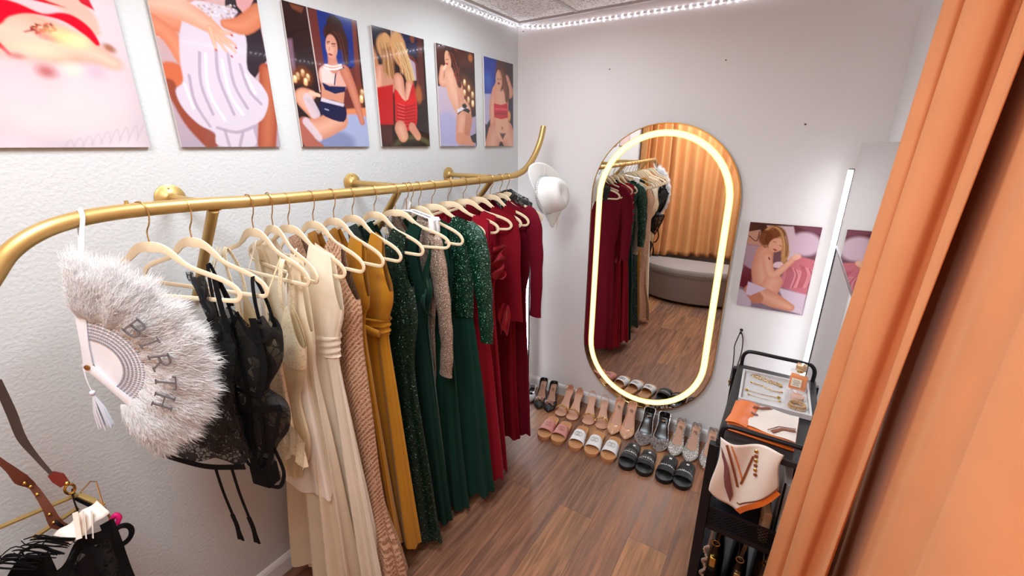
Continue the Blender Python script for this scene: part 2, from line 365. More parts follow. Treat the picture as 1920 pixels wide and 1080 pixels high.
# ------------------------------------------------------------ hangers
HO = [(0, -.088), (.025, -.089), (.048, -.098), (.070, -.115), (.100, -.134), (.14, -.147), (.175, -.158), (.203, -.171), (.2165, -.183), (.2215, -.195), (.2160, -.206), (.2020, -.2115), (.17, -.2122), (.08, -.2122)]
def hsurf(u):
    u = abs(u); xs = [a for a, b in HO[:9]]; zs = [b for a, b in HO[:9]]
    return float(np.interp(u, xs, zs))+0.009
def make_hanger():
    t = thing('clothes_hanger', 'h', 'hanger', (RX, 0, RZ), 0, 'ivory velvet hangers on the gold rail')
    R_ = [(x, 0, z) for x, z in HO]; L_ = [(-x, 0, z) for x, z in HO[1:]]
    path = smooth_path(R_+L_[::-1], 5, True)
    sc = []
    for p in path:
        top = p.z > -.2; k = 1.0+1.15*max(0, 1-abs(p.x)/.085)**0.7 if top else 0.85
        sc.append((k, 1))
    MB().sweep(path, rrect(0.0062, 0.0024, .6), True, (0, 1, 0), sc).build('hanger_frame', M['velvet_ivory'], t)
    hp = smooth_path([(0, 0, -.080), (0, 0, -.056), (.004, 0, -.045), (.013, 0, -.032), (.0192, 0, -.012), (.0185, 0, .006), (.010, 0, .0165), (0, 0, .0192), (-.011, 0, .0162), (-.0185, 0, .006), (-.0195, 0, -.002)], 5)
    MB().tube(hp, 0.0017, 7).build('hook', M['wire'], t)
    return t
HG = [(-2.131, 22, 'ivory hanger holding the black lace garter top, nearest the feather fan'), (-2.043, 14, 'ivory hanger holding the sheer black bodysuit'),
 (-1.889, 2, 'ivory hanger holding the beige lace bodysuit'), (-1.833, -6, 'ivory hanger between the lace bodysuit and the wide-strap cream gown'), (-1.785, 4, 'ivory hanger holding the cream gown with wide straps'),
 (-1.703, 0, 'ivory hanger holding the rose gold patterned sequin gown'), (-1.628, 0, 'ivory hanger of the mustard gown just behind the rose gold gown'), (-1.554, 0, 'ivory hanger of the mustard gown in front of the green sequin gown'),
 (-1.459, 2, 'ivory hanger holding the sleeveless green sequin gown'), (-1.36, 14, 'ivory hanger holding the dark green gown behind the green sequin one'),
 (-1.234, 0, 'ivory hanger of the plain dark green gown beside the champagne sequin sleeve'), (-1.158, 24, 'ivory hanger holding the long-sleeved emerald sequin gown'),
 (-1.055, 26, 'ivory hanger of the first wine red gown after the green ones'), (-.949, 26, 'ivory hanger of the burgundy gown with a red satin ruffle'), (-.847, 14, 'ivory hanger of the short dark red velvet tunic'),
 (-.735, 0, 'ivory hanger of the narrow burgundy gown behind the velvet tunic'), (-.65, -8, 'ivory hanger holding the long-sleeved burgundy velvet gown'), (-.588, -4, 'ivory hanger holding the black lace piece, last on the rail')]
h0 = make_hanger()
for i, (y, rz, lab) in enumerate(HG):
    zz = 1.597 if y < -2.1 else 1.592 if y < -1.8 else 1.586 if y < -1.4 else 1.582
    if i == 0: h0['label'] = lab; h0.location = (RX, y, zz-.001); h0.rotation_euler = (0, 0, math.radians(rz)); r_ = h0
    else: r_ = copy_thing(h0, lab, (RX, y, zz-.001), math.radians(rz))
# two clip hangers, white hook sleeve + clips
clipm = plain('white_plastic', '#eceaea', 0.4)
for y, lab in ((-1.303, 'white clip hanger holding the dark green satin strapless gown'), (-1.278, 'white clip hanger holding the champagne sequin long-sleeved dress')):
    t = thing('clip_hanger', lab, 'hanger', (RX, y, 1.582), 0, 'white clip hangers')
    MB().tube(smooth_path([(0, 0, -.09), (.004, 0, -.045), (.013, 0, -.032), (.0192, 0, -.012), (.0185, 0, .006), (.010, 0, .0165), (0, 0, .0192), (-.011, 0, .0162), (-.0185, 0, .006)], 5), 0.0017, 7).build('hook', M['wire'], t)
    MB().tube([(-.15, 0, -.115), (-.02, 0, -.088), (.02, 0, -.088), (.15, 0, -.115)], .004, 8).build('bar', clipm, t)
    for s_ in (-.13, .13): MB().box((s_-.012, -.008, -.165), (s_+.012, .008, -.105), .003).build('clip', clipm, t)
    if y > -1.29: MB().box((.004, -.012, -.10), (.040, -.010, -.045)).xf(Matrix.Rotation(.5, 4, 'Y')).build('paper_tag', clipm, t, False)

# ------------------------------------------------------------ garments
def prof_at(pr, z):
    zs = [p[0] for p in pr][::-1]
    return [float(np.interp(z, zs, [p[k] for p in pr][::-1])) for k in (1, 2, 3)]
def smooth_prof(pr):
    P = smooth_path([(p[1], p[2], p[3]) for p in pr], 6); Z = smooth_path([(p[0], 0, 0) for p in pr], 6)
    return [(z.x, a.x, a.y, a.z) for z, a in zip(Z, P)]
def garment_geo(pr, ztop, k=13, a_top=0.0, a_hem=0.02, zw=1.1, seed=0, nu=150, nv=64, zlow=None, inflate=0.0, ridge=0.0, hemwave=0.012, closed_top=False):
    pr = smooth_prof(pr); zb = pr[-1][0]; rg = random.Random(seed); ph = [rg.uniform(0, 6.28) for _ in range(8)]
    ks = [k, k*2+1, max(2, k//2), 3]
    def fn(i, j):
        th = 2*PI*i; c, s_ = math.cos(th), math.sin(th)
        pz = prof_at(pr, pr[0][0]); hw = (pz[1]-pz[0])/2; 
        zt = ztop(c) if callable(ztop) else ztop
        lo = (zlow if zlow is not None else zb) + hemwave*math.sin(ks[0]*th+ph[0]+1.2)*(1 if zlow is None else 0)
        z = zt+(lo-zt)*(j**0.9)
        xl, xr, d = prof_at(pr, z)
        g_ = max(0.0, min(1.0, (zw-z)/(zw-zb+1e-6))); amp = a_top+(a_hem-a_top)*g_**0.8
        dr = 0.35*math.sin(z*3.1+ph[5])
        f = 0.75*math.sin(ks[0]*th+ph[0]+dr)+0.3*math.sin(ks[1]*th+ph[1]-dr)+0.35*math.sin(ks[2]*th+ph[2]+dr*2)
        w2 = (xr-xl)/2+inflate; xc = (xl+xr)/2
        e = abs(c)**0.85*(1 if c >= 0 else -1)
        x = xc+w2*e+amp*0.45*f*c; y = (d/2+inflate)*s_+amp*f*(0.35+0.65*abs(s_))*(1 if s_ >= 0 else -1)
        if ridge: 
            q = ridge*math.sin(z*260+2*math.sin(th+ph[3])); y += q*s_; x += q*c
        return (x, y, z)
    return MB().grid(fn, nu, nv, wu=True)
def neck(pr, n0, s0, zv, za, zc=1.586):
    """top edge: V between the shoulders, arm hole outside them; shoulders follow the hanger"""
    _, xr, _ = prof_at(pr, pr[0][0]); xl = prof_at(pr, pr[0][0])[0]; hw = (xr-xl)/2; xc = (xl+xr)/2
    def zt(c):
        u = abs(c)**0.85*hw
        if u < n0: return zv+(zc+hsurf(n0)-zv)*(u/n0)**1.3
        if u <= s0: return zc+hsurf(u+abs(xc)*0)
        q = min(1, (u-s0)/max(1e-4, hw-s0)); return (zc+hsurf(s0))+(za-(zc+hsurf(s0)))*min(1, q*1.15)**0.55
    return zt
def gown(name, label, y, rz, mat, pr, top, cat='dress', group=None, part='dress_body', **kw):
    t = thing(name, label, cat, (RX, y, 0), math.radians(rz), group)
    garment_geo(pr, top, **kw).build(part, mat, t); return t
def sleeve(t, pts, radii, mat, flat=(1, .45), name='sleeve', seed=0, wr=0.004):
    P = smooth_path(pts, 8); n = len(P); R = np.interp(np.linspace(0, 1, n), np.linspace(0, 1, len(radii)), radii); rg = random.Random(seed)
    R = [r*(1+0.05*math.sin(i*.9+seed)) for i, r in enumerate(R)]
    return MB().tube(P, 1, 20, radii=R, flat=(flat[1], flat[0]), upv=(1, 0, 0.001)).build(name, mat, t)
M['cream'] = fabric('cream_chiffon', '#f8e8cc', 0.8, 0.15, trans=0.25)
M['cream2'] = fabric('pale_cream_crepe', '#fbeed8', 0.75, 0.15, trans=0.2)
M['slip'] = fabric('white_satin', '#f6ebdd', 0.38, 0.1, spec=0.5, bump=0.06)
M['beige'] = fabric('beige_satin_mesh', '#ecd6ad', 0.5, 0.1, bump=0.08, trans=0.2)
M['beige_lace'] = sheer('beige_lace', '#ecd8b4', 0.72, 0.10, 90)
M['mustard'] = fabric('mustard_satin_chiffon', '#c0831c', 0.5, 0.15, bump=0.12, crinkle=0.6, trans=0.1)
M['green'] = fabric('dark_green_chiffon', '#0a3327', 0.8, 0.03)
M['green2'] = fabric('forest_green_crepe', '#082b20', 0.8, 0.03)
M['green_satin'] = fabric('dark_green_satin', '#0c3527', 0.3, 0.1, spec=0.6, bump=0.06)
M['gseq'] = sequin('green_sequins', '#072a1e', '#8fe0c0', 430, 0.12, 0.35, 0.991)
M['eseq'] = sequin('emerald_sequins', '#083c29', '#a8f0d0', 430, 0.2, 0.32, 0.982)
M['cseq'] = sequin('champagne_sequins', '#a98e7c', '#f4e2d0', 650, 0.35, 0.4, 0.93)
M['wine'] = fabric('wine_crepe', '#8e0b20', 0.75, 0.05)
M['burg'] = fabric('burgundy_velvet', '#66081c', 0.9, 0.22, sheentint='#b02c4c')
M['burg2'] = fabric('dark_red_velvet', '#760919', 0.88, 0.2, sheentint='#b02c3c')
M['redsatin'] = fabric('red_satin', '#a51826', 0.3, 0.1, spec=0.6)
M['black'] = fabric('black_fabric', '#070608', 0.75, 0.0, spec=.2)
M['black_sheer'] = sheer('black_mesh', '#060507', 0.58, 0.035, 22)
M['black_lace'] = sheer('black_lace', '#060507', 0.5, 0.09, 70)
def rose_mat():
    t = NT('rose_gold_sequin_pattern'); v = t.coords(); sp = t.n('ShaderNodeSeparateXYZ'); t.l(v, sp.inputs[0])
    x = t.math('MULTIPLY', sp.outputs[0], 1.0); ax = t.math('ABSOLUTE', t.math('SUBTRACT', t.math('PINGPONG', x, 0.09), 0.0))
    ph = t.math('ADD', t.math('MULTIPLY', sp.outputs[2], 330.0), t.math('MULTIPLY', t.math('POWER', ax, 1.0), 430.0))
    w_ = t.n('ShaderNodeTexNoise'); w_.inputs['Scale'].default_value = 5; t.l(v, w_.inputs['Vector'])
    ph = t.math('ADD', ph, t.math('MULTIPLY', w_.outputs['Fac'], 22.0))
    band = t.math('GREATER_THAN', t.math('SINE', ph), -0.15)
    vo = t.n('ShaderNodeTexVoronoi'); vo.inputs['Scale'].default_value = 330; t.l(v, vo.inputs['Vector']); se = t.n('ShaderNodeSeparateColor'); t.l(vo.outputs['Color'], se.inputs[0])
    seq = t.mixc(se.outputs[1], lin('#8a6048'), lin('#cda384')); sp2 = t.mixc(t.math('GREATER_THAN', se.outputs[0], 0.95), seq, lin('#fff0dc'))
    t.l(t.mixc(band, lin('#c89e80'), sp2), t.b.inputs['Base Color'])
    t.l(t.math('MULTIPLY', band, 0.45), t.b.inputs['Metallic']); t.set(Roughness=0.4); t.bump(t.math('ADD', t.math('MULTIPLY', band, .6), se.outputs[0]), 0.35, 0.002); return t.m
M['rose'] = rose_mat()
def trim_ring(t, pr, zt, zb, mat, name='waistband', inflate=0.006, ridge=0.003, seed=0, k=9):
    garment_geo(pr, zt, k=k, a_top=0.002, a_hem=0.004, zw=zt, seed=seed, nu=120, nv=16, zlow=zb, inflate=inflate, ridge=ridge).build(name, mat, t)

# -- cream gowns
p = [(1.50, -.215, .215, .012), (1.40, -.20, .205, .03), (1.26, -.175, .19, .07), (1.11, -.13, .138, .06), (.85, -.15, .148, .075), (.45, -.175, .17, .10), (.105, -.20, .19, .13)]
t = gown('evening_gown', 'long cream gown with wide shoulder straps and a pleated waist', -1.785, 4, M['cream2'], p, neck(p, .095, .185, 1.26, 1.27), group=None, k=11, a_top=.002, a_hem=.032, zw=1.12, seed=3)
trim_ring(t, p, 1.175, 1.10, M['cream2'], seed=3)
p = [(1.50, -.19, .19, .012), (1.38, -.18, .17, .03), (1.2, -.17, .15, .05), (1.05, -.15, .12, .05), (.8, -.18, .13, .06), (.45, -.235, .13, .09), (.15, -.265, .13, .12)]
t = gown('evening_gown', 'long cream chiffon gown with a deep V neck, hem nearest the left wall', -1.838, -6, M['cream'], p, neck(p, .12, .165, 1.08, 1.22), k=10, a_top=.002, a_hem=.030, zw=1.1, seed=11)
p = [(1.34, -.10, .15, .010), (1.25, -.13, .145, .03), (1.16, -.13, .128, .035), (1.04, -.12, .10, .04), (.86, -.15, .11, .05), (.60, -.19, .125, .06)]
t = gown('slip_dress', 'short white satin slip dress with thin straps in front of the cream gowns', -1.868, 0, M['slip'], p, lambda c: 1.17+.13*math.exp(-((abs(c)-.62)/.2)**2), k=5, a_top=.001, a_hem=.012, zw=1.0, seed=5)
for s_ in (-.085, .095): MB().sweep([(s_, -.016, 1.30), (s_*1.12, -.012, 1.38), (s_*1.2, .03, 1.462)], RECT(.0025, .0008), upv=(0, 1, 0)).build('strap', M['slip'], t)
MB().box((-.13, -.030, 1.158), (.128, -.026, 1.166)).build('bust_seam', M['slip'], t)
# -- beige lace bodysuit
p = [(1.32, -.15, .175, .012), (1.2, -.16, .172, .05), (1.1, -.15, .15, .05), (1.0, -.13, .10, .045), (.86, -.14, .11, .045), (.78, -.11, .09, .04), (.72, -.055, .045, .035), (.665, -.03, .02, .03)]
t = gown('bodysuit', 'beige bodysuit with lace cups and a lace hip frill', -1.905, 2, M['beige'], p, lambda c: 1.17+.13*math.exp(-((abs(c)-.7)/.22)**2), cat='lingerie', k=5, a_top=.002, a_hem=.008, zw=1.1, seed=8, part='body', hemwave=.003)
garment_geo(p, lambda c: 1.175+.14*math.exp(-((abs(c)-.7)/.2)**2), k=6, a_top=.002, a_hem=.004, zw=1.2, seed=9, nu=110, nv=22, zlow=1.12, inflate=.006, hemwave=.006).build('lace_cups', M['beige_lace'], t)
for s_ in (-.115, .118): MB().sweep(smooth_path([(s_, -.012, 1.30), (s_*1.15, -.014, 1.38), (s_*1.25, .0, 1.447), (s_*1.15, .02, 1.38), (s_, .016, 1.29)], 5), RECT(.006, .0012), upv=(0, 1, 0), scales=[(1.5-.1*abs(i-10)/10, 1) for i in range(21)]).build('strap', M['beige_lace'], t)
MB().grid(lambda u, v: (.02+.13*u+.01*math.sin(u*30)*v, -.034-.02*v*abs(math.sin(u*14)), .98-.10*u-.09*v-.012*abs(math.sin(u*20))*v), 40, 10).build('lace_frill', M['beige_lace'], t)
MB().tube([(.0+.012*math.cos(a), -.036, 1.155+.012*math.sin(a)) for a in np.linspace(0, 2*PI, 20)[:-1]], .0022, 6, closed=True).build('gold_ring', M['goldshine'], t)
# second lace robe on the same arm of the rail
p = [(1.47, -.215, .15, .012), (1.35, -.20, .12, .03), (1.15, -.17, .10, .04), (.98, -.15, .09, .04), (.80, -.13, .08, .04)]
t = gown('lace_camisole', 'sheer beige lace camisole with long thin straps, left of the beige bodysuit', -1.945, 8, M['beige_lace'], p, lambda c: 1.13+.10*math.exp(-((abs(c)-.6)/.25)**2), cat='lingerie', k=5, a_top=.002, a_hem=.01, zw=1.1, seed=18)
for s_ in (-.16, -.148, .10): MB().sweep([(s_*.8, -.014, 1.20), (s_, -.010, 1.34), (s_*1.08, .052, 1.446)], RECT(.0025, .0008), upv=(0, 1, 0)).build('strap', M['beige'], t)
# -- rose gold sequin gown
p = [(1.50, -.205, .205, .012), (1.40, -.175, .16, .03), (1.255, -.175, .183, .07), (1.11, -.15, .168, .065), (.86, -.165, .172, .07), (.60, -.15, .172, .07), (.40, -.17, .185, .08), (.22, -.20, .228, .11), (.06, -.24, .25, .14)]
t = gown('evening_gown', 'rose gold sequin gown with a leaf-like herringbone pattern', -1.703, 0, M['rose'], p, neck(p, .09, .165, 1.34, 1.28), k=8, a_top=.002, a_hem=.026, zw=.6, seed=21)
# -- mustard gowns
p = [(1.50, -.20, .20, .012), (1.38, -.16, .165, .03), (1.23, -.16, .16, .07), (1.10, -.12, .117, .055), (.85, -.13, .13, .07), (.5, -.15, .152, .08), (.12, -.17, .18, .10)]
t = gown('evening_gown', 'mustard yellow satin gown with a twisted waist sash, front one of the two', -1.554, 0, M['mustard'], p, neck(p, .10, .165, 1.22, 1.26), k=8, a_top=.003, a_hem=.018, zw=1.12, seed=31)
trim_ring(t, p, 1.15, 1.085, M['mustard'], 'waist_sash', .008, .004, 31)
MB().tube(smooth_path([(-.10, -.035, 1.165), (-.02, -.046, 1.135), (.05, -.05, 1.115), (.115, -.035, 1.10)], 6), 1, 12, radii=list(np.interp(np.linspace(0, 1, 19), [0, .5, 1], [.016, .021, .014])), flat=(.5, 1)).build('sash_twist', M['mustard'], t)
p2_ = [(1.50, -.20, .18, .012), (1.38, -.17, .15, .03), (1.23, -.16, .13, .05), (1.10, -.12, .09, .04), (.5, -.15, .12, .05), (.15, -.17, .15, .06)]
t = gown('evening_gown', 'mustard yellow satin gown pressed behind the rose gold sequin gown', -1.628, 0, M['mustard'], p2_, neck(p2_, .10, .16, 1.22, 1.26), k=8, a_top=.002, a_hem=.012, zw=1.12, seed=33)
# -- green gowns
p = [(1.50, -.215, .215, .012), (1.38, -.175, .168, .03), (1.235, -.165, .163, .06), (1.12, -.16, .17, .06), (.885, -.13, .132, .05), (.46, -.15, .165, .065), (.20, -.17, .185, .08), (.055, -.18, .205, .10)]
t = gown('evening_gown', 'sleeveless dark green sequin gown with a narrow skirt', -1.459, 2, M['gseq'], p, neck(p, .10, .175, 1.28, 1.25), k=6, a_top=.002, a_hem=.014, zw=.9, seed=41)
p = [(1.50, -.20, .20, .012), (1.38, -.16, .13, .03), (1.2, -.15, .12, .05), (1.05, -.13, .11, .05), (.5, -.16, .14, .06), (.05, -.18, .17, .08)]
t = gown('evening_gown', 'dark green gown just behind the sleeveless green sequin gown', -1.375, 10, M['green2'], p, neck(p, .10, .16, 1.25, 1.24), k=8, a_top=.002, a_hem=.015, zw=1.0, seed=43)
p = [(1.42, -.14, .14, .008), (1.34, -.14, .14, .02), (1.245, -.13, .11, .05), (1.18, -.12, .118, .06), (1.05, -.11, .085, .05), (.85, -.12, .09, .05), (.4, -.14, .115, .06), (.06, -.16, .13, .08)]
t = gown('evening_gown', 'dark green satin strapless gown with a folded bodice, hung by clips', -1.31, 0, M['green_satin'], p, lambda c: 1.22+.18*max(0, 1-abs(abs(c)-.85)/.16), k=7, a_top=.003, a_hem=.014, zw=1.0, seed=45)
MB().grid(lambda u, v: (.0+.125*u+.02*v, -.035-.02*math.sin(PI*v)*(.4+u), 1.25-.20*v-.05*u*(1-v)+.04*u*v+.006*math.sin(u*25)), 24, 14).build('bodice_fold', M['green_satin'], t)
p = [(1.49, -.19, .12, .01), (1.38, -.15, .115, .025), (1.2, -.14, .11, .04), (1.0, -.12, .08, .035), (.8, -.12, .07, .03), (.72, -.13, .06, .03)]
t = gown('sequin_dress', 'champagne sequin dress with a long sleeve hanging in front of green gowns', -1.272, 0, M['cseq'], p, neck(p, .07, .15, 1.38, 1.36), k=6, a_top=.002, a_hem=.006, zw=1.1, seed=47)
sleeve(t, [(.085, -.012, 1.44), (.125, -.02, 1.37), (.150, -.026, 1.24), (.168, -.03, 1.08), (.170, -.03, .94), (.155, -.03, .81)], [.028, .044, .042, .036, .032, .034], M['cseq'], seed=2)
p = [(1.50, -.20, .19, .012), (1.38, -.17, .165, .03), (1.27, -.165, .160, .045), (1.05, -.13, .135, .045), (.78, -.13, .137, .06), (.36, -.15, .150, .085), (.035, -.17, .175, .12)]
t = gown('evening_gown', 'dark green chiffon gown whose flowing hem reaches the floor, left of the emerald sleeve', -1.225, 0, M['green'], p, neck(p, .11, .165, 1.22, 1.25), k=9, a_top=.002, a_hem=.022, zw=1.05, seed=51)
p = [(1.50, -.21, .21, .012), (1.38, -.18, .20, .03), (1.27, -.165, .185, .05), (1.03, -.13, .175, .05), (.98, -.13, .175, .055), (.63, -.15, .205, .08), (.30, -.17, .225, .10), (.07, -.18, .245, .13)]
t = gown('evening_gown', 'dark green gown with long emerald sequin sleeves and a slit chiffon skirt', -1.15, 8, M['green'], p, 1.03, k=9, a_top=.004, a_hem=.026, zw=1.02, seed=55, part='skirt')
garment_geo(p, neck(p, .10, .19, 1.33, 1.36), k=6, a_top=.002, a_hem=.004, zw=1.2, seed=56, nu=130, nv=36, zlow=1.02, inflate=.003, hemwave=0).build('sequin_bodice', M['eseq'], t)
sleeve(t, [(.165, -.01, 1.425), (.215, -.018, 1.36), (.238, -.022, 1.22), (.250, -.022, 1.06), (.252, -.02, .92)], [.035, .050, .044, .036, .030], M['eseq'], seed=3)
# -- wine and burgundy
p = [(1.50, -.22, .22, .012), (1.38, -.19, .22, .035), (1.2, -.17, .19, .05), (1.05, -.14, .16, .05), (.74, -.15, .20, .075), (.40, -.17, .225, .10), (.085, -.19, .25, .12)]
t = gown('evening_gown', 'wine red chiffon gown with a V back, first of the red garments', -1.05, 10, M['wine'], p, neck(p, .12, .19, 1.20, 1.28), k=8, a_top=.002, a_hem=.024, zw=1.05, seed=61)
p = [(1.50, -.22, .21, .012), (1.38, -.18, .18, .035), (1.2, -.17, .17, .05), (1.05, -.14, .15, .05), (.7, -.15, .17, .07), (.05, -.17, .21, .09)]
t = gown('evening_gown', 'burgundy gown with a bright red satin ruffle at the arm', -.952, 10, M['wine'], p, neck(p, .11, .185, 1.22, 1.28), k=8, a_top=.002, a_hem=.018, zw=1.05, seed=63)
MB().grid(lambda u, v: (.165+.055*u+.008*math.sin(v*22), -.035-.02*math.sin(v*17+u*3), 1.30-.16*v+.02*u), 10, 30).build('satin_ruffle', M['redsatin'], t)
p = [(1.50, -.22, .22, .012), (1.38, -.20, .225, .04), (1.30, -.19, .235, .05), (1.15, -.18, .235, .055), (.905, -.19, .248, .06)]
t = gown('velvet_tunic', 'short dark red velvet tunic with a straight lower edge', -.85, 6, M['burg2'], p, neck(p, .09, .20, 1.36, 1.40), cat='tunic', k=5, a_top=.002, a_hem=.008, zw=1.2, seed=65, hemwave=.003)
MB().grid(lambda u, v: (.13+.06*u, -.03-.012*math.sin(u*9+v*5), .98-.14*v-.02*math.sin(u*12)), 14, 12).build('lace_lining', M['redsatin'], t)
p = [(1.50, -.20, .19, .012), (1.38, -.17, .17, .03), (1.2, -.16, .16, .045), (1.05, -.13, .14, .04), (.5, -.15, .15, .05), (.12, -.17, .17, .06)]
t = gown('evening_gown', 'narrow burgundy gown squeezed between the velvet tunic and the velvet gown', -.735, 0, M['burg2'], p, neck(p, .10, .17, 1.3, 1.3), k=7, a_top=.002, a_hem=.012, zw=1.0, seed=67)
p = [(1.50, -.22, .22, .014), (1.42, -.21, .24, .04), (1.28, -.19, .215, .06), (1.09, -.16, .20, .06), (.97, -.16, .185, .06), (.53, -.17, .206, .07), (.14, -.18, .222, .09)]
t = gown('evening_gown', 'burgundy velvet gown with long sleeves, nearest the back wall', -.665, -8, M['burg'], p, neck(p, .07, .205, 1.42, 1.44), k=6, a_top=.002, a_hem=.015, zw=.9, seed=71)
sleeve(t, [(.175, 0, 1.435), (.222, -.004, 1.385), (.252, -.01, 1.27), (.262, -.012, 1.10), (.258, -.012, .90)], [.036, .052, .044, .036, .034], M['burg'], seed=4)
sleeve(t, [(-.175, 0, 1.435), (-.215, -.004, 1.385), (-.235, -.01, 1.27), (-.238, -.012, 1.10), (-.235, -.012, .90)], [.036, .048, .040, .034, .032], M['burg'], seed=5)
p = [(1.53, -.10, .12, .02), (1.48, -.17, .15, .04), (1.42, -.17, .15, .045), (1.36, -.15, .13, .04)]
t = gown('lace_wrap', 'black lace wrap showing above the velvet gown at the end of the rail', -.575, -4, M['black_lace'], p, lambda c: 1.46+.06*(1-abs(c)), cat='shawl', k=7, a_top=.005, a_hem=.012, zw=1.5, seed=73)

# -- black bodysuit (second hanger)
def ribbon_on(t, pts, w_, name='seam_band', mat=None):
    MB().sweep(smooth_path(pts, 6), RECT(w_, .0012), upv=(0, 1, 0)).build(name, mat or M['black'], t)
p = [(1.335, .02, .235, .014), (1.30, .015, .245, .05), (1.2, .025, .225, .055), (1.10, .015, .155, .05), (1.065, -.01, .215, .055), (.99, -.01, .205, .05), (.92, .02, .150, .045), (.855, .045, .115, .035), (.775, .05, .108, .03)]
t = gown('bodysuit', 'sheer black mesh bodysuit with dark seam bands on the second hanger', -2.043, 14, M['black_sheer'], p, lambda c: 1.27+.06*math.exp(-((abs(c)-.6)/.3)**2), cat='lingerie', k=5, a_top=.002, a_hem=.003, zw=1.1, seed=81, part='mesh_body', hemwave=.002)
F_ = -.030
for pts, w_ in (([(.03, F_, 1.31), (.09, F_-.006, 1.27), (.14, F_-.004, 1.33)], .006), ([(.14, F_, 1.34), (.19, F_-.006, 1.27), (.24, F_+.01, 1.29)], .006), ([(.19, F_, 1.33), (.20, F_-.004, 1.2), (.15, F_-.002, 1.09)], .012), ([(.06, F_, 1.28), (.075, F_-.003, 1.15), (.06, F_, 1.02)], .009), ([(.125, F_-.003, 1.30), (.12, F_-.003, 1.15), (.115, F_, 1.05)], .005),
    ([(.0, F_, 1.10), (.08, F_-.004, 1.11), (.155, F_, 1.10)], .007), ([(-.005, F_, 1.06), (.10, F_-.004, 1.05), (.215, F_+.01, 1.07)], .010), ([(.10, F_, 1.05), (.085, F_-.003, .95), (.08, F_, .84)], .016), ([(-.008, F_, 1.02), (.02, F_, .92), (.05, F_+.005, .84)], .006), ([(.212, F_+.005, 1.06), (.16, F_, .93), (.115, F_+.005, .84)], .006), ([(.15, F_, 1.05), (.135, F_, .95), (.10, F_, .86)], .005), ([(.03, F_, 1.05), (.05, F_, .96), (.065, F_, .88)], .005)):
    ribbon_on(t, pts, w_)
MB().box((.045, -.026, .772), (.112, .016, .842), .004).build('gusset', M['black'], t)
ribbon_on(t, [(.155, F_+.01, .93), (.175, F_+.01, .85), (.15, F_+.01, .79), (.108, F_+.01, .778)], .006, 'loose_strap')
for s_ in (.05, .195):
    ribbon_on(t, [(s_, -.016, 1.31), (s_-.004, -.014, 1.38), (s_-.008, -.002, 1.452 if s_ < .1 else 1.43), (s_+.004, .012, 1.36), (s_+.01, .016, 1.29)], .005, 'strap')
MB().ball((.20, -.022, 1.32), .006, 8).build('slider', M['black'], t)
# -- black lace garter top (first hanger)
p = [(1.40, -.18, .20, .014), (1.25, -.16, .16, .035), (1.1, -.13, .12, .035), (.98, -.14, .12, .04), (.90, -.16, .13, .045)]
t = gown('lace_garter_top', 'black lace garter top behind the feather fan with straps hanging below', -2.12, 22, M['black_lace'], p, lambda c: 1.24+.10*math.exp(-((abs(c)-.75)/.2)**2), cat='lingerie', k=6, a_top=.003, a_hem=.006, zw=1.1, seed=85)
MB().grid(lambda u, v: (.085+.055*u+.05*v*(1-u)+.012*math.sin(v*16)*(u-.5), -.016+.012*math.sin(u*12), 1.452-.16*v-.018*u), 16, 16).build('lace_shoulder', M['black_lace'], t)
ribbon_on(t, [(.165, -.014, 1.30), (.160, -.014, 1.37), (.150, -.002, 1.44), (.162, .014, 1.36)], .007, 'strap')
ribbon_on(t, [(-.15, -.014, 1.30), (-.155, -.014, 1.37), (-.16, -.002, 1.44), (-.15, .014, 1.36)], .006, 'strap')
ribbon_on(t, [(-.15, -.026, .90), (0, -.03, .885), (.13, -.026, .90)], .008, 'garter_belt')
for x in (.03, .085): 
    ribbon_on(t, [(x, -.026, .89), (x+.008, -.028, .80), (x+.022, -.028, .70), (x+.03, -.026, .62)], .004, 'garter_strap')
    ribbon_on(t, [(x+.018, -.028, .72), (x+.028, -.031, .68), (x+.026, -.031, .63)], .007, 'garter_clip')
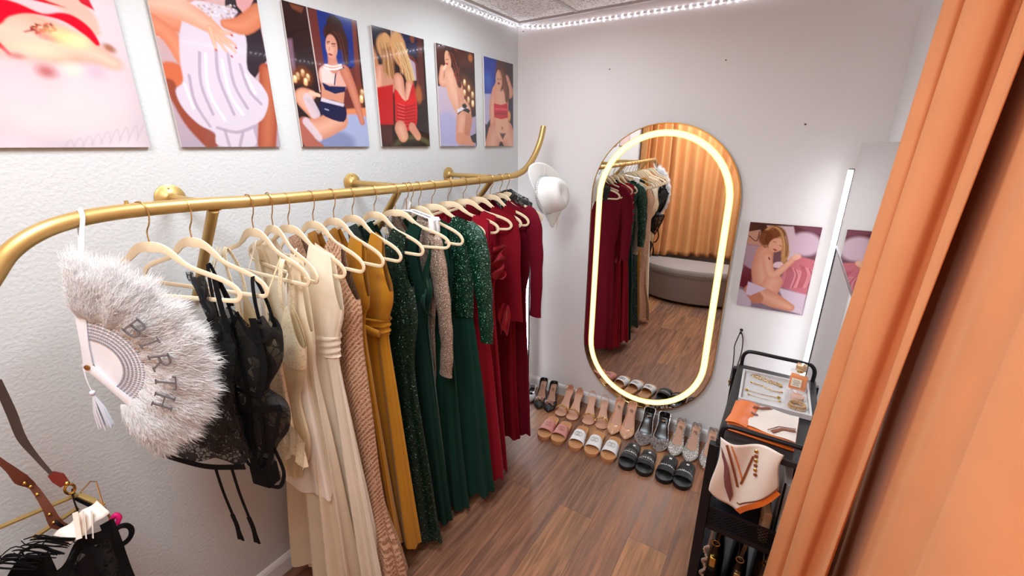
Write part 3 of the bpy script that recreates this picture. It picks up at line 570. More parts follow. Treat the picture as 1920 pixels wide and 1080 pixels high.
# ------------------------------------------------------------ photo prints (painted colour grids)
def attr_mat(name, rough=0.12):
    t = NT(name); a = t.n('ShaderNodeAttribute', attribute_name='ink'); t.l(a.outputs['Color'], t.b.inputs['Base Color'])
    t.set(Roughness=rough, Specular_IOR_Level=0.5, Coat_Weight=0.6, Coat_Roughness=0.03); return t.m
M['print'] = attr_mat('glossy_metal_print')
class Paint:
    """a tiny rasteriser: points are given in the print's own sheet (mapped from where they show in the photograph)"""
    def __init__(s, corners, w, h, n=170, off=(0, 0), sc=1.0):
        s.nu, s.nv = n, int(n*h/w); s.asp = h/w
        A = []; B = []
        for (px, py), (u, v) in zip(corners, ((0, 0), (1, 0), (1, s.asp), (0, s.asp))):
            A.append([px, py, 1, 0, 0, 0, -u*px, -u*py]); B.append(u); A.append([0, 0, 0, px, py, 1, -v*px, -v*py]); B.append(v)
        s.Hm = np.append(np.linalg.solve(np.array(A), np.array(B)), 1).reshape(3, 3); s.off, s.sc = off, sc
        X, Y = np.meshgrid((np.arange(s.nu)+.5)/s.nu, (np.arange(s.nv)+.5)/s.nv*s.asp); s.X, s.Y = X, Y
        s.C = np.ones((s.nv, s.nu, 3))*0.5
    def m(s, p):
        q = s.Hm @ np.array([s.off[0]+p[0]/s.sc, s.off[1]+p[1]/s.sc, 1]); return q[0]/q[2], q[1]/q[2]
    def rad(s, p, r):
        a = s.m(p); b = s.m((p[0]+r, p[1])); return abs(b[0]-a[0])
    def _mix(s, al, col):
        c = np.array(lin(col)[:3]); s.C = s.C*(1-al[..., None])+c*al[..., None]
    def bg(s, top, bot=None):
        a = np.array(lin(top)[:3]); b = np.array(lin(bot or top)[:3]); k = (s.Y/s.asp)[..., None]; s.C = a*(1-k)+b*k
    def noise(s, amp, cell=6, seed=0):
        rg = np.random.default_rng(seed); g_ = rg.random((cell+2, cell+2)); fx = s.X*cell; fy = s.Y/s.asp*cell; ix = fx.astype(int); iy = fy.astype(int); tx = fx-ix; ty = fy-iy
        v = g_[iy, ix]*(1-tx)*(1-ty)+g_[iy, ix+1]*tx*(1-ty)+g_[iy+1, ix]*(1-tx)*ty+g_[iy+1, ix+1]*tx*ty; s.C = np.clip(s.C*(1+amp*(v-.5)[..., None]*2), 0, 1)
    def ell(s, p, rx, ry, col, rot=0, soft=.15, op=1.0):
        c = s.m(p); rx = s.rad(p, rx); ry = s.rad(p, ry); dx = s.X-c[0]; dy = s.Y-c[1]; a = math.radians(rot)
        u = (dx*math.cos(a)+dy*math.sin(a))/rx; v = (-dx*math.sin(a)+dy*math.cos(a))/ry; d = np.sqrt(u*u+v*v)
        s._mix(np.clip((1-d)/soft+.5, 0, 1)*op, col)
    def cap(s, pts, rs, col, soft=.012, op=1.0, hi=None):
        if len(pts) > 2:
            q = smooth_path([(a_, b_, c_) for (a_, b_), c_ in zip(pts, rs)], 4); pts = [(a_.x, a_.y) for a_ in q]; rs = [max(.5, a_.z) for a_ in q]
        al = np.zeros_like(s.X); hh = np.zeros_like(s.X)
        for i in range(len(pts)-1):
            a = s.m(pts[i]); b = s.m(pts[i+1]); ra = s.rad(pts[i], rs[i]); rb = s.rad(pts[i+1], rs[i+1])
            dx, dy = b[0]-a[0], b[1]-a[1]; L = dx*dx+dy*dy+1e-9; t_ = np.clip(((s.X-a[0])*dx+(s.Y-a[1])*dy)/L, 0, 1)
            d = np.hypot(s.X-a[0]-dx*t_, s.Y-a[1]-dy*t_); r = ra+(rb-ra)*t_; al = np.maximum(al, np.clip((r-d)/soft+.5, 0, 1)); hh = np.maximum(hh, np.clip(1-d/(r*.75), 0, 1))
        s._mix(al*op, col)
        if hi: s._mix(al*np.clip(hh, 0, 1)**.7*.6, hi)
    def poly(s, pts, col, soft=.010, op=1.0, sm=False):
        if sm: pts = [(a_.x, a_.y) for a_ in smooth_path([(a_, b_, 0) for a_, b_ in pts], 4, True)]
        P = np.array([s.m(p) for p in pts]); ins = np.zeros_like(s.X, bool); dm = np.full_like(s.X, 9.0); n = len(P)
        for i in range(n):
            a, b = P[i], P[(i+1) % n]; cnd = ((a[1] > s.Y) != (b[1] > s.Y)) & (s.X < (b[0]-a[0])*(s.Y-a[1])/(b[1]-a[1]+1e-12)+a[0]); ins ^= cnd
            dx, dy = b-a; L = dx*dx+dy*dy+1e-12; t_ = np.clip(((s.X-a[0])*dx+(s.Y-a[1])*dy)/L, 0, 1); dm = np.minimum(dm, np.hypot(s.X-a[0]-dx*t_, s.Y-a[1]-dy*t_))
        s._mix(np.clip(np.where(ins, dm, -dm)/soft+.5, 0, 1)*op, col)
    def hair(s, pts, spread, n, cols, r=1.6, seed=1):
        rg = random.Random(seed)
        for k in range(n):
            dx = rg.uniform(-1, 1)*spread; ph = rg.uniform(0, 6); s.cap([(x+dx+3*math.sin(ph+i*1.7), y+rg.uniform(-3, 3)) for i, (x, y) in enumerate(pts)], [r]*len(pts), rg.choice(cols), .008, .5)
    def line(s, pts, r, col, op=1.0): s.cap(pts, [r]*len(pts), col, .006, op)
    def build(s, name, P0, ex, ez, parent):
        """P0: top-left corner, ex/ez: full width and full downward vectors"""
        K = np.pad(s.C, ((1, 1), (1, 1), (0, 0)), 'edge'); s.C = (K[:-2, 1:-1]+K[2:, 1:-1]+K[1:-1, :-2]+K[1:-1, 2:]+2*K[1:-1, 1:-1])/6
        s.C = np.clip(s.C, 0, 1)**1.22*.80
        P0, ex, ez = Vector(P0), Vector(ex), Vector(ez); nu, nv = s.nu, s.nv; vs = []; fs = []
        for j in range(nv+1):
            for i in range(nu+1): vs.append(P0+ex*(i/nu)+ez*(j/nv))
        for j in range(nv):
            for i in range(nu): a = j*(nu+1)+i; fs.append((a, a+nu+1, a+nu+2, a+1))
        me = bpy.data.meshes.new(name); me.from_pydata([tuple(v) for v in vs], [], fs); at = me.color_attributes.new('ink', 'FLOAT_COLOR', 'CORNER')
        c = np.concatenate([s.C, np.ones((nv, nu, 1))], 2).reshape(-1, 1, 4); at.data.foreach_set('color', np.repeat(c, 4, 1).astype(np.float32).ravel())
        me.materials.append(M['print']); me.update(); o = bpy.data.objects.new(name, me); COL.objects.link(o); o.parent = parent; return o
pm = plain('print_panel_edge', '#d8cfcb', 0.4)
SK, SKH, SKD = '#d79a80', '#efc3ac', '#b0674e'
def panel_left(y0, y1, paint, label):
    t = thing('photo_print', label, 'picture', (0.0, (y0+y1)/2, 1.97), 0, 'portrait prints in a row on the left wall')
    w_ = y1-y0; MB().box((.004, -w_/2, -.235), (.0115, w_/2, .235)).build('backing_panel', pm, t, False)
    paint.build('print_face', (.012, -w_/2, .235), (0, w_, 0), (0, 0, -.47), t)
Z1 = dict(off=(0, 0), sc=3.5556); Z2 = dict(off=(510, 0), sc=3.725)
# 1: crop of a figure in red lying on white sheets, mostly blurred pink
a = Paint([(-190.8, -200.4), (188, -95), (282.3, 275.3), (-16.5, 276.1)], .30, .47, **Z1)
a.bg('#e6cfd2', '#d9cdd2'); a.noise(.10, 7, 1)
a.cap([(-700, -200), (-100, 150), (250, 250), (560, 330), (760, 420)], [260, 280, 200, 110, 50], '#f0b8a4', .06, 1, '#fbd8c8')
a.cap([(100, -200), (360, -60), (560, 100), (640, 210)], [150, 120, 70, 30], '#eec0b2', .03)
a.poly([(-500, -300), (-100, -60), (120, 20), (280, 88), (400, 82), (480, 100), (560, 150), (620, 210), (665, 290), (640, 300), (560, 230), (440, 150), (330, 112), (180, 88), (60, 110), (-60, 170), (-500, 60)], '#e4133a', .012, sm=True)
a.poly([(150, -60), (330, 10), (440, 50), (300, 20), (100, -30)], '#d51336'); a.poly([(-80, 200), (0, 280), (80, 360), (60, 370), (-20, 300)], '#e0183c'); a.poly([(470, -60), (590, -10), (630, 70), (540, 20)], '#d5143a')
for k in range(70):
    q = random.random()*6.28; rr = random.random()**.5; a.ell((290+85*rr*math.cos(q), 190+38*rr*math.sin(q)), 9, 8, random.choice(('#b0162a', '#7d1020', '#d63a4c')), 0, .5)
a.cap([(165, 210), (230, 195)], [4, 6], '#8a1a22'); a.ell((330, 245), 70, 32, '#e0447a', 10, 1.2, .8)
a.ell((430, 250), 120, 60, '#fbe3a4', 10, 1.4, .8); a.ell((260, 330), 150, 60, '#fadcc0', 0, 1.4, .8); a.ell((520, 270), 60, 40, '#e2f0c0', 0, 1.4, .6); a.ell((100, 450), 200, 110, '#f6ccd0', 0, 1.3, .8); a.ell((310, 475), 60, 50, '#c06a68', 0, 1.3, .8); a.ell((640, 480), 70, 60, '#eab8c8', 0, 1.3, .6); a.ell((480, 460), 60, 50, '#e2e8d0', 0, 1.4, .6); a.ell((730, 320), 40, 28, '#a8632f', 30, 1.0, .8); a.ell((110, 370), 50, 25, '#b0706a', 0, 1.2, .6)
a.ell((400, 730), 420, 190, '#e0d6d6', 0, .8, .9); a.ell((150, 620), 180, 120, '#e8cdd2', 0, 1.2, .6)
for k in range(9): a.line([(430+60*k, 985-6*k), (470+62*k, 930-14*k), (500+60*k, 985-10*k)], 5, '#c4bac4', .5)
panel_left(-2.285, -1.985, a, 'portrait print of red fabric on pale pink skin and white sheets, leftmost of the row')
# 2: white draped gown, hands crossed
a = Paint([(259.4, -75.1), (479.2, -13.9), (526.5, 274.7), (341, 275.1)], .304, .47, **Z1)
a.bg('#d9b3ac', '#b9aab6'); a.poly([(1500, -80), (1720, -100), (1740, 200), (1780, 400), (1700, 520), (1560, 380), (1500, 150)], '#3b2c38')
a.cap([(980, 60), (1120, 130), (1240, 120)], [70, 80, 80], '#d78a6c', .03, 1, '#e6a98e'); a.cap([(1010, 150), (1130, 240), (1215, 400)], [70, 60, 40], '#d98d6d', .02, 1, '#e3a184')
a.ell((1170, 500), 100, 85, '#d27a58', 30, .2); a.cap([(1130, 560), (1260, 800), (1400, 930)], [40, 40, 60], '#a05a48', .02); a.cap([(1780, 480), (1790, 700), (1780, 960)], [50, 60, 60], '#b25e44', .02, 1, '#d08866')
a.poly([(1060, -60), (1260, 20), (1500, -20), (1560, -60)], '#c4876e'); a.poly([(1560, -60), (1720, -70), (1640, 110), (1580, 40)], '#dca9a8')
a.poly([(1270, 15), (1420, 25), (1580, 70), (1560, 130), (1640, 250), (1650, 460), (1740, 560), (1790, 660), (1760, 780), (1690, 850), (1700, 970), (1460, 970), (1430, 880), (1330, 830), (1220, 720), (1170, 600), (1220, 540), (1200, 400), (1200, 200)], '#d8ccd6', .014, sm=True)
for pts in ([(1330, 350), (1340, 560), (1420, 760)], [(1440, 340), (1460, 520), (1560, 760)], [(1520, 360), (1560, 560), (1650, 720)], [(1600, 430), (1660, 600), (1740, 690)], [(1260, 500), (1300, 680), (1400, 840)], [(1450, 850), (1580, 880), (1700, 840)], [(1500, 870), (1530, 970)], [(1620, 880), (1600, 970)]): a.line(pts, 10, '#b5a4b4', .8)
for pts in ([(1370, 360), (1390, 600), (1500, 800)], [(1480, 400), (1530, 620), (1620, 760)], [(1230, 560), (1290, 720)], [(1640, 500), (1700, 620)]): a.line(pts, 10, '#f0e8ee', .7)
for k in range(60): a.ell((1290+280*random.random(), 30+90*random.random()), 7, 6, random.choice(('#eae4e8', '#b8a8b0', '#cfa98e')), 0, .6)
a.cap([(1000, 20), (1200, 60), (1350, 140), (1440, 200)], [60, 75, 60, 42], '#dfa88e', .02, 1, '#efc6b0')
for e_ in ((1545, 225), (1570, 300), (1570, 345), (1510, 345), (1440, 330)): a.cap([(1400, 190), ((1400+e_[0])/2, 195+(e_[1]-190)*.45), e_], [22, 16, 8], '#e2ab90', .012, 1, '#f2cdb8')
for e_ in ((1545, 235), (1573, 318), (1545, 375), (1440, 332)): a.ell(e_, 9, 6, '#c04a50', 40, .5)
a.cap([(1730, 90), (1620, 170), (1500, 160)], [55, 55, 30], '#d28664', .02, 1, '#e2a080')
panel_left(-1.908, -1.604, a, 'portrait print of crossed hands over a draped white gown, second in the row')
def candles(a, pts, r=12):
    for p in pts: a.ell(p, r*2.4, r*2.6, '#8a4a22', 0, 1.5, .7); a.cap([p, (p[0], p[1]+r*1.6)], [r, r], '#f2c48a', .02); a.ell(p, r*.7, r*.9, '#fff0c8', 0, .5)
# 3
a = Paint([(527.4, -.5), (668.7, 38.8), (692.7, 274.2), (568.2, 274.6)], .305, .47, **Z2)
a.bg('#3a1c1e', '#2c1820'); a.noise(.35, 9, 3); a.poly([(120, 20), (220, 50), (205, 90), (140, 60)], '#8a5038', .03)
a.poly([(95, 270), (140, 270), (165, 480), (150, 560)], '#8a6b7a', .03); a.poly([(250, 40), (310, 55), (370, 470), (560, 480), (590, 100), (590, 520), (640, 860), (330, 640)], '#7a3b36'); a.poly([(308, 58), (590, 150), (590, 470), (365, 455)], '#123a8c'); a.poly([(555, 130), (585, 150), (640, 800), (600, 800)], '#86453a'); a.poly([(380, 200), (440, 80), (480, 300), (400, 420)], '#1d55b0', .05)
a.line([(240, 38), (335, 640)], 3, '#e8d4cc'); candles(a, [(180, 520), (215, 500), (250, 530), (235, 560), (160, 540), (630, 640), (625, 680)], 13)
a.poly([(520, 760), (660, 750), (665, 860), (500, 870)], '#e0946a', .02); a.ell((560, 960), 200, 120, '#aeb6d4', -10, .12); a.ell((450, 1000), 130, 70, '#8f96b8', 0, .4)
a.cap([(280, 660), (215, 650), (195, 690), (290, 800)], [26, 32, 34, 30], SK, .02, 1, SKH); a.cap([(250, 690), (300, 790)], [34, 36], '#d8c6cc', .015, .9)
a.cap([(470, 830), (330, 900), (240, 880)], [60, 62, 52], SK, .02, 1, SKH); a.cap([(230, 870), (260, 990), (330, 1040)], [48, 44, 40], '#b87060', .02); a.cap([(240, 850), (330, 960)], [26, 22], '#dccad0', .02, .9)
a.poly([(345, 585), (510, 620), (500, 720), (345, 690)], SK); a.poly([(330, 480), (420, 440), (510, 480), (515, 620), (440, 655), (350, 600)], '#e3b3a4', .02, sm=True)
a.poly([(345, 570), (400, 600), (515, 605), (510, 640), (440, 655), (370, 625)], '#1c2358'); a.poly([(340, 480), (440, 470), (445, 590), (350, 575)], '#efd2cc', .02)
a.cap([(510, 500), (560, 620), (630, 850)], [36, 30, 18], '#c98068', .02, 1, '#dc9c84'); a.poly([(350, 690), (505, 735), (500, 850), (340, 790)], '#151c4e', sm=True); a.poly([(345, 680), (505, 725), (500, 745), (340, 705)], '#d8ccd8'); a.cap([(270, 650), (330, 665)], [14, 10], SKH)
a.line([(437, 590), (450, 500), (500, 470)], 4, '#1c2358'); a.cap([(420, 400), (430, 470)], [30, 34], '#d3937c', .02)
a.ell((440, 190), 56, 60, '#3c1a18', 0, .2); a.ell((445, 260), 80, 62, '#4a211c', 20, .15); a.cap([(480, 240), (505, 300), (520, 440)], [36, 26, 14], '#45201c', .02); a.ell((416, 325), 40, 64, '#dfa28c', 6, .12); a.ell((405, 340), 24, 40, '#eebca6', 6, .5, .7)
a.line([(385, 306), (400, 304)], 1.6, '#3a1a1c', .75); a.line([(416, 322), (440, 322)], 1.6, '#3a1a1c', .75); a.line([(384, 294), (402, 290)], 3, '#5a2a22'); a.line([(415, 306), (442, 306)], 3, '#5a2a22'); a.line([(402, 330), (398, 352)], 3, '#c07e68', .8); a.ell((408, 380), 15, 6, '#a83a44', 4, .4)
for k in range(12): a.ell((365+11*k, 470+14*math.sin(k/11*PI)), 7, 6, '#f0e4e0', 0, .4); a.ell((372+10*k, 452+12*math.sin(k/11*PI)), 5, 5, '#f0e4e0', 0, .4)
a.line([(370, 760), (395, 768)], 3, '#c8c8e0', .8)
a.hair([(440, 210), (480, 260), (500, 340), (515, 430)], 22, 26, ('#6a342a', '#2c1210', '#7d4434')); a.hair([(390, 230), (430, 210), (480, 230)], 12, 12, ('#6a342a', '#2c1210'))
panel_left(-1.519, -1.214, a, 'portrait print of a seated person in navy and white with pearls, third from the left')
# 4
a = Paint([(695.9, 46.4), (794.3, 73.8), (806.3, 273.9), (717.1, 274.2)], .302, .47, **Z2)
a.bg('#3a1a18', '#241016'); a.noise(.4, 8, 5); a.poly([(700, 180), (760, 200), (770, 280), (710, 270)], '#141a3a'); a.poly([(835, 215), (1040, 270), (1050, 400), (930, 380), (850, 290)], '#16224e'); a.line([(830, 205), (840, 280)], 5, '#b09a98'); a.ell((978, 265), 16, 22, '#8a4a30', 0, .5); a.poly([(925, 380), (1000, 440), (1010, 560), (950, 560)], '#b9a6b4', .02); a.line([(925, 372), (1005, 440), (1020, 640)], 7, '#7a3a30'); a.poly([(1010, 250), (1045, 265), (1070, 700), (1030, 700)], '#643028')
a.ell((720, 470), 26, 90, '#c58a62', 0, .5); a.cap([(760, 500), (740, 620)], [34, 30], SK, .03, 1, SKH); a.cap([(800, 500), (815, 600)], [40, 42], '#d09880', .03)
a.ell((795, 330), 62, 62, '#d0a070', 0, .25); a.ell((795, 268), 26, 26, '#d8a878', 0, .3); a.poly([(760, 340), (850, 320), (860, 560), (780, 500)], '#a06a44', .03); a.poly([(735, 610), (845, 590), (850, 870), (750, 870)], '#c41a20', .02); a.poly([(755, 870), (840, 875), (845, 1010), (780, 1010)], '#5a2c28', .03)
a.ell((885, 340), 52, 80, '#d8a878', -10, .25); a.cap([(900, 380), (940, 480), (970, 580)], [40, 34, 20], '#c08a58', .03, 1, '#e4bf90'); a.ell((905, 430), 22, 44, '#d98a70', -10, .3)
a.cap([(885, 560), (900, 650), (930, 700)], [34, 32, 14], SK, .02, 1, SKH); a.cap([(960, 600), (945, 690)], [26, 14], SK, .02, 1, SKH); a.poly([(985, 570), (1010, 660), (1000, 740), (950, 700)], '#c81c22', .02)
a.poly([(860, 620), (930, 705), (1000, 650), (1015, 800), (1000, 890), (940, 910), (870, 870), (860, 740)], '#d81e26', .015, sm=True)
for k in range(7): a.line([(872, 730+24*k), (930, 748+22*k), (1000, 730+24*k)], 4, '#8f0f18', .7); a.line([(880, 722+24*k), (925, 738+22*k)], 3, '#f4646a', .6)
a.cap([(900, 900), (915, 940)], [40, 36], SK, .02, 1, SKH); a.cap([(980, 890), (1020, 950)], [24, 20], SK, .02); a.ell((1025, 660), 22, 40, '#b06a3c', 0, .6)
for k in range(25): a.cap([(860+90*random.random(), 330+60*random.random()), (890+80*random.random(), 480+60*random.random())], [3, 2], random.choice(('#e8c898', '#a87448')), .01, .6)
a.hair([(880, 300), (920, 380), (950, 470), (970, 560)], 30, 40, ('#f0d8ac', '#b98a58', '#e0b884', '#94643a')); a.hair([(780, 300), (800, 380), (810, 470), (820, 540)], 34, 34, ('#c89a6c', '#7c4c30', '#e4c08c'))
panel_left(-1.143, -.841, a, 'portrait print of a blond person in a red dress, fourth from the left')
# 5
a = Paint([(817, 80.1), (889.1, 100.2), (893.9, 273.7), (827.2, 273.9)], .30, .47, **Z2)
a.bg('#4a2018', '#1c0e12'); a.noise(.4, 7, 8); a.poly([(1142, 300), (1410, 377), (1412, 480), (1150, 440)], '#5c2c1e', .06); a.ell((1385, 405), 14, 14, '#c07a3a', 0, .8); a.ell((1270, 340), 20, 20, '#8a4a28', 0, 1, .7)
candles(a, [(1345, 570), (1375, 610), (1400, 655), (1345, 640), (1372, 690), (1402, 715), (1345, 710)], 9)
a.poly([(1155, 600), (1225, 600), (1270, 700), (1300, 800), (1310, 1020), (1180, 1020)], '#c8b6c4', .02); a.ell((1230, 930), 80, 90, '#b4b0d0', 0, .3); a.poly([(1300, 860), (1425, 810), (1425, 1020), (1300, 1020)], '#b6a8c0', .03)
a.cap([(1190, 480), (1185, 570), (1230, 560)], [16, 20, 22], SK, .02, 1, SKH); a.cap([(1245, 530), (1270, 640), (1310, 740)], [38, 44, 40], '#e0ac90', .02, 1, SKH); a.cap([(1310, 590), (1325, 730)], [20, 24], '#d8a084', .02)
a.ell((1345, 790), 46, 50, '#dda68a', 0, .15); a.cap([(1330, 830), (1315, 920)], [40, 30], SK, .02, 1, SKH); a.cap([(1375, 830), (1365, 930)], [24, 18], '#c88a70', .02); a.cap([(1310, 965), (1400, 990)], [26, 16], SK, .02); a.poly([(1290, 770), (1345, 745), (1385, 770), (1375, 790), (1330, 770), (1300, 800)], '#141018'); a.poly([(1290, 765), (1340, 742), (1375, 750), (1340, 762), (1296, 790)], '#e2d8e0'); a.ell((1345, 740), 16, 10, '#1a1418', 0, .4); a.poly([(1385, 950), (1425, 930), (1425, 1000), (1400, 990)], '#1a1218')
a.ell((1235, 390), 36, 38, '#3c1812', 0, .2); a.cap([(1255, 380), (1285, 460), (1310, 590)], [30, 30, 14], '#4a1e16', .03); a.ell((1228, 420), 22, 38, '#e0aa8e', -8, .15); a.line([(1222, 415), (1232, 414)], 1.6, '#3a1a1c', .75); a.line([(1212, 418), (1217, 417)], 1.6, '#3a1a1c', .75); a.ell((1222, 446), 8, 4, '#a83a44', 0, .5); a.cap([(1200, 480), (1215, 460)], [9, 7], SKH)
for k in range(10): a.ell((1290+16*math.sin(k), 470+11*k), 5, 5, '#b03a40', 0, .6, .8)
a.hair([(1250, 370), (1280, 440), (1300, 520), (1312, 590)], 22, 26, ('#7a3a2a', '#2c1210', '#8f4a34'))
panel_left(-.759, -.459, a, 'portrait print of a long-haired person seen from behind by candles, fifth from the left')
# 6
a = Paint([(906.9, 105.1), (961.9, 120.4), (962.2, 273.5), (910.5, 273.7)], .298, .47, **Z2)
a.bg('#2a3a6a', '#30202a'); a.poly([(1478, 392), (1570, 420), (1560, 660), (1480, 655)], '#1c49a8', .02); a.ell((1510, 560), 24, 30, '#4a78c8', 0, 1, .6); a.poly([(1570, 420), (1682, 455), (1682, 720), (1600, 700)], '#4a2a30', .03); a.poly([(1482, 655), (1560, 655), (1540, 800), (1500, 870), (1485, 860)], '#b8b0c8', .03); a.ell((1655, 810), 12, 18, '#e8a860', 0, .6)
a.cap([(1660, 640), (1640, 560)], [24, 18], SK, .02, 1, SKH); a.cap([(1560, 640), (1540, 760), (1550, 930)], [22, 22, 18], SK, .02, 1, SKH); a.cap([(1600, 660), (1600, 760), (1598, 880)], [52, 50, 56], '#deA488'.lower(), .02, 1, SKH)
a.cap([(1555, 940), (1535, 1020)], [44, 44], SK, .02, 1, SKH); a.cap([(1640, 930), (1665, 1000)], [44, 40], SK, .02, 1, SKH); a.ell((1608, 885), 44, 52, '#e6b498', 0, .2); a.ell((1608, 895), 5, 6, '#b06a54', 0, .6)
a.poly([(1550, 722), (1600, 732), (1645, 722), (1648, 820), (1600, 832), (1552, 818)], '#d02038', .012); a.line([(1560, 760), (1640, 765)], 4, '#f06a78', .6); a.line([(1562, 790), (1640, 795)], 4, '#8c1024', .6); a.poly([(1590, 930), (1632, 930), (1612, 975)], '#6a4650', .03)
a.ell((1598, 520), 34, 56, '#6a3c2a', 0, .25); a.cap([(1618, 560), (1640, 640), (1640, 700)], [20, 18, 10], '#8a5638', .03); a.ell((1585, 560), 22, 36, '#e2ac92', 0, .15); a.line([(1575, 552), (1582, 552)], 1.6, '#3a1a1c', .75); a.line([(1592, 553), (1600, 553)], 1.6, '#3a1a1c', .75); a.ell((1583, 582), 8, 4, '#a83a44', 0, .5)
a.hair([(1600, 490), (1620, 560), (1638, 640), (1640, 690)], 14, 16, ('#a87048', '#4a2418', '#8a5638'))
panel_left(-.374, -.076, a, 'portrait print of an expectant person in a red top on blue, rightmost of the row')
# back wall print
a = Paint([(1407, 416), (1542.1, 426.6), (1504.8, 591.6), (1380.4, 570.6)], .303, .449, off=(1360, 240), sc=2.572)
a.bg('#6a3a44', '#9a8492'); a.noise(.15, 7, 9); a.poly([(120, 455), (330, 470), (330, 520), (110, 560)], '#4a2c30', .03); a.poly([(110, 500), (170, 490), (175, 570), (105, 560)], '#c89a88', .02); a.line([(115, 520), (150, 545), (165, 500)], 2, '#4a2420'); a.poly([(200, 470), (330, 475), (360, 640), (300, 640)], '#d8c2c8', .02); a.poly([(350, 475), (470, 478), (460, 515), (380, 490)], '#8a5a6c', .03); a.ell((385, 560), 80, 70, '#d9c0cc', 10, .3); a.poly([(100, 560), (170, 570), (140, 700), (85, 680)], '#b79aa6', .03); a.poly([(90, 660), (140, 690), (110, 780), (65, 760)], '#7a2a3c', .03)
a.poly([(365, 620), (435, 640), (390, 810), (250, 760), (300, 660)], '#d0838c', .02)
for k in range(16): x = 290+9*k; a.line([(x, 660+4*k % 30), (x+10, 700+3*k % 20), (x-12, 770)], 3, random.choice(('#b2606c', '#e8a8ac')), .7)
a.poly([(255, 770), (390, 805), (372, 903), (300, 880)], '#d8c4d0', .03); a.poly([(55, 770), (130, 800), (120, 870), (50, 850)], '#c8b8c2', .03)
a.cap([(190, 600), (175, 680), (185, 740)], [44, 50, 56], SK, .02, 1, SKH); a.cap([(230, 740), (215, 770)], [46, 50], '#dfa288', .02, 1, SKH); a.cap([(150, 790), (230, 830), (310, 865)], [46, 44, 24], SK, .02, 1, SKH); a.cap([(120, 780), (150, 820)], [30, 34], '#c98a72', .02)
a.poly([(110, 740), (200, 775), (120, 808), (98, 800)], '#d9c4d4', .015); a.ell((255, 660), 26, 18, '#e8ccd0', -20, .2); a.cap([(200, 620), (215, 700), (250, 700), (330, 630)], [26, 24, 20, 14], '#e2a78c', .015, 1, SKH); a.ell((345, 622), 22, 16, '#efc0a8', -30, .25)
a.ell((235, 510), 56, 46, '#8a5638', 0, .2); a.ell((195, 530), 34, 40, '#7a4630', 0, .3); a.cap([(270, 540), (290, 600), (280, 640)], [22, 20, 12], '#c89a6c', .02); a.ell((245, 565), 36, 42, '#e6b096', 20, .15); a.line([(232, 548), (244, 552)], 1.6, '#3a1a1c', .75); a.line([(262, 566), (270, 572)], 1.6, '#3a1a1c', .75); a.ell((240, 588), 11, 5, '#b04a50', 20, .4); a.line([(210, 625), (213, 634)], 3, '#6a3a34')
a.hair([(210, 490), (235, 475), (275, 500), (290, 560), (285, 620)], 16, 26, ('#b98458', '#5a3020', '#d8ac7c')); a.hair([(190, 510), (180, 545), (195, 575)], 14, 12, ('#5a3020', '#a06a48'))
t = thing('photo_print', 'portrait print of a reclining person with pink fur, on the back wall', 'picture', (1.5605, 0, 1.1395))
MB().box((-.1515, -.011, -.2245), (.1515, -.004, .2245)).build('backing_panel', pm, t, False)
a.build('print_face', (-.1515, -.0115, .2245), (.303, 0, 0), (0, 0, -.449), t)

# ------------------------------------------------------------ oval lit mirror
def stadium(hw, z0, z1, n=24):
    r = hw; out = []
    for k in range(n+1): a_ = PI*k/n; out.append((r*math.cos(a_), z1-r+r*math.sin(a_)))
    for k in range(n+1): a_ = PI+PI*k/n; out.append((r*math.cos(a_), z0+r+r*math.sin(a_)))
    return out
mx, mw, mz0, mz1 = .948, .3975, .120, 1.846
t = thing('wall_mirror', 'tall oval gold-rimmed mirror with a glowing warm light band on the back wall', 'mirror', (mx, 0, 0))
mirror_m = NT('mirror_glass'); mirror_m.b.inputs['Base Color'].default_value = (.90, .89, .88, 1); mirror_m.set(Metallic=1.0, Roughness=0.012)
def ring(i0, i1, y, mb=None):
    A = stadium(mw-i0, mz0+i0, mz1-i0); B = stadium(mw-i1, mz0+i1, mz1-i1); n = len(A); mb = mb or MB()
    return mb.add([(x, y, z) for x, z in A]+[(x, y, z) for x, z in B], [(i, (i+1) % n, n+(i+1) % n, n+i) for i in range(n)])
mb = MB(); P_ = stadium(mw, mz0, mz1); n = len(P_); mb.add([(x, -.028, z) for x, z in P_], [tuple(range(n))]); mb.build('glass', mirror_m.m, t, False)
MB().sweep([(x, -.016, z) for x, z in stadium(mw+.003, mz0-.003, mz1+.003)], rrect(.0035, .016), True, (0, 1, 0)).build('rim', M['goldshine'], t)
mb = MB(); ring(.031, .060, -.0295, mb); b_ = mb.build('light_band', M['lamp_band'], t, False)
mb = MB(); ring(.0275, .031, -.0293, mb); ring(.060, .0635, -.0293, mb); mb.build('band_edge', M['lamp_edge'], b_, False)
MB().prism([(x*.9, -.004, (z-.98)*.93+.98) for x, z in P_], (0, -.022, 0)).build('back_housing', M['black_metal'], t, False)

# ------------------------------------------------------------ light tubes in the two corners
def corner_lamp(x, y, z1, label, turn):
    t = thing('corner_floor_lamp', label, 'floor lamp', (x, y, 0), turn)
    MB().lathe([(0, 0), (.062, 0), (.065, .004), (.062, .009), (.012, .012), (0, .012)], (0, 0, 0), 30).build('base', M['black_metal'], t)
    MB().box((-.011, -.004, .010), (.011, .010, z1), .001).build('profile', M['black_metal'], t, False)
    MB().box((-.009, -.013, .03), (.009, -.004, z1-.005), .002).build('light_tube', M['tube_white'], t, False)
corner_lamp(1.765, -.10, 1.638, 'slim black floor lamp with a vertical white light tube behind the trolley', math.radians(-28))
corner_lamp(.128, -.072, 1.36, 'slim floor lamp with a vertical white light tube in the left corner behind the gowns', math.radians(-10))

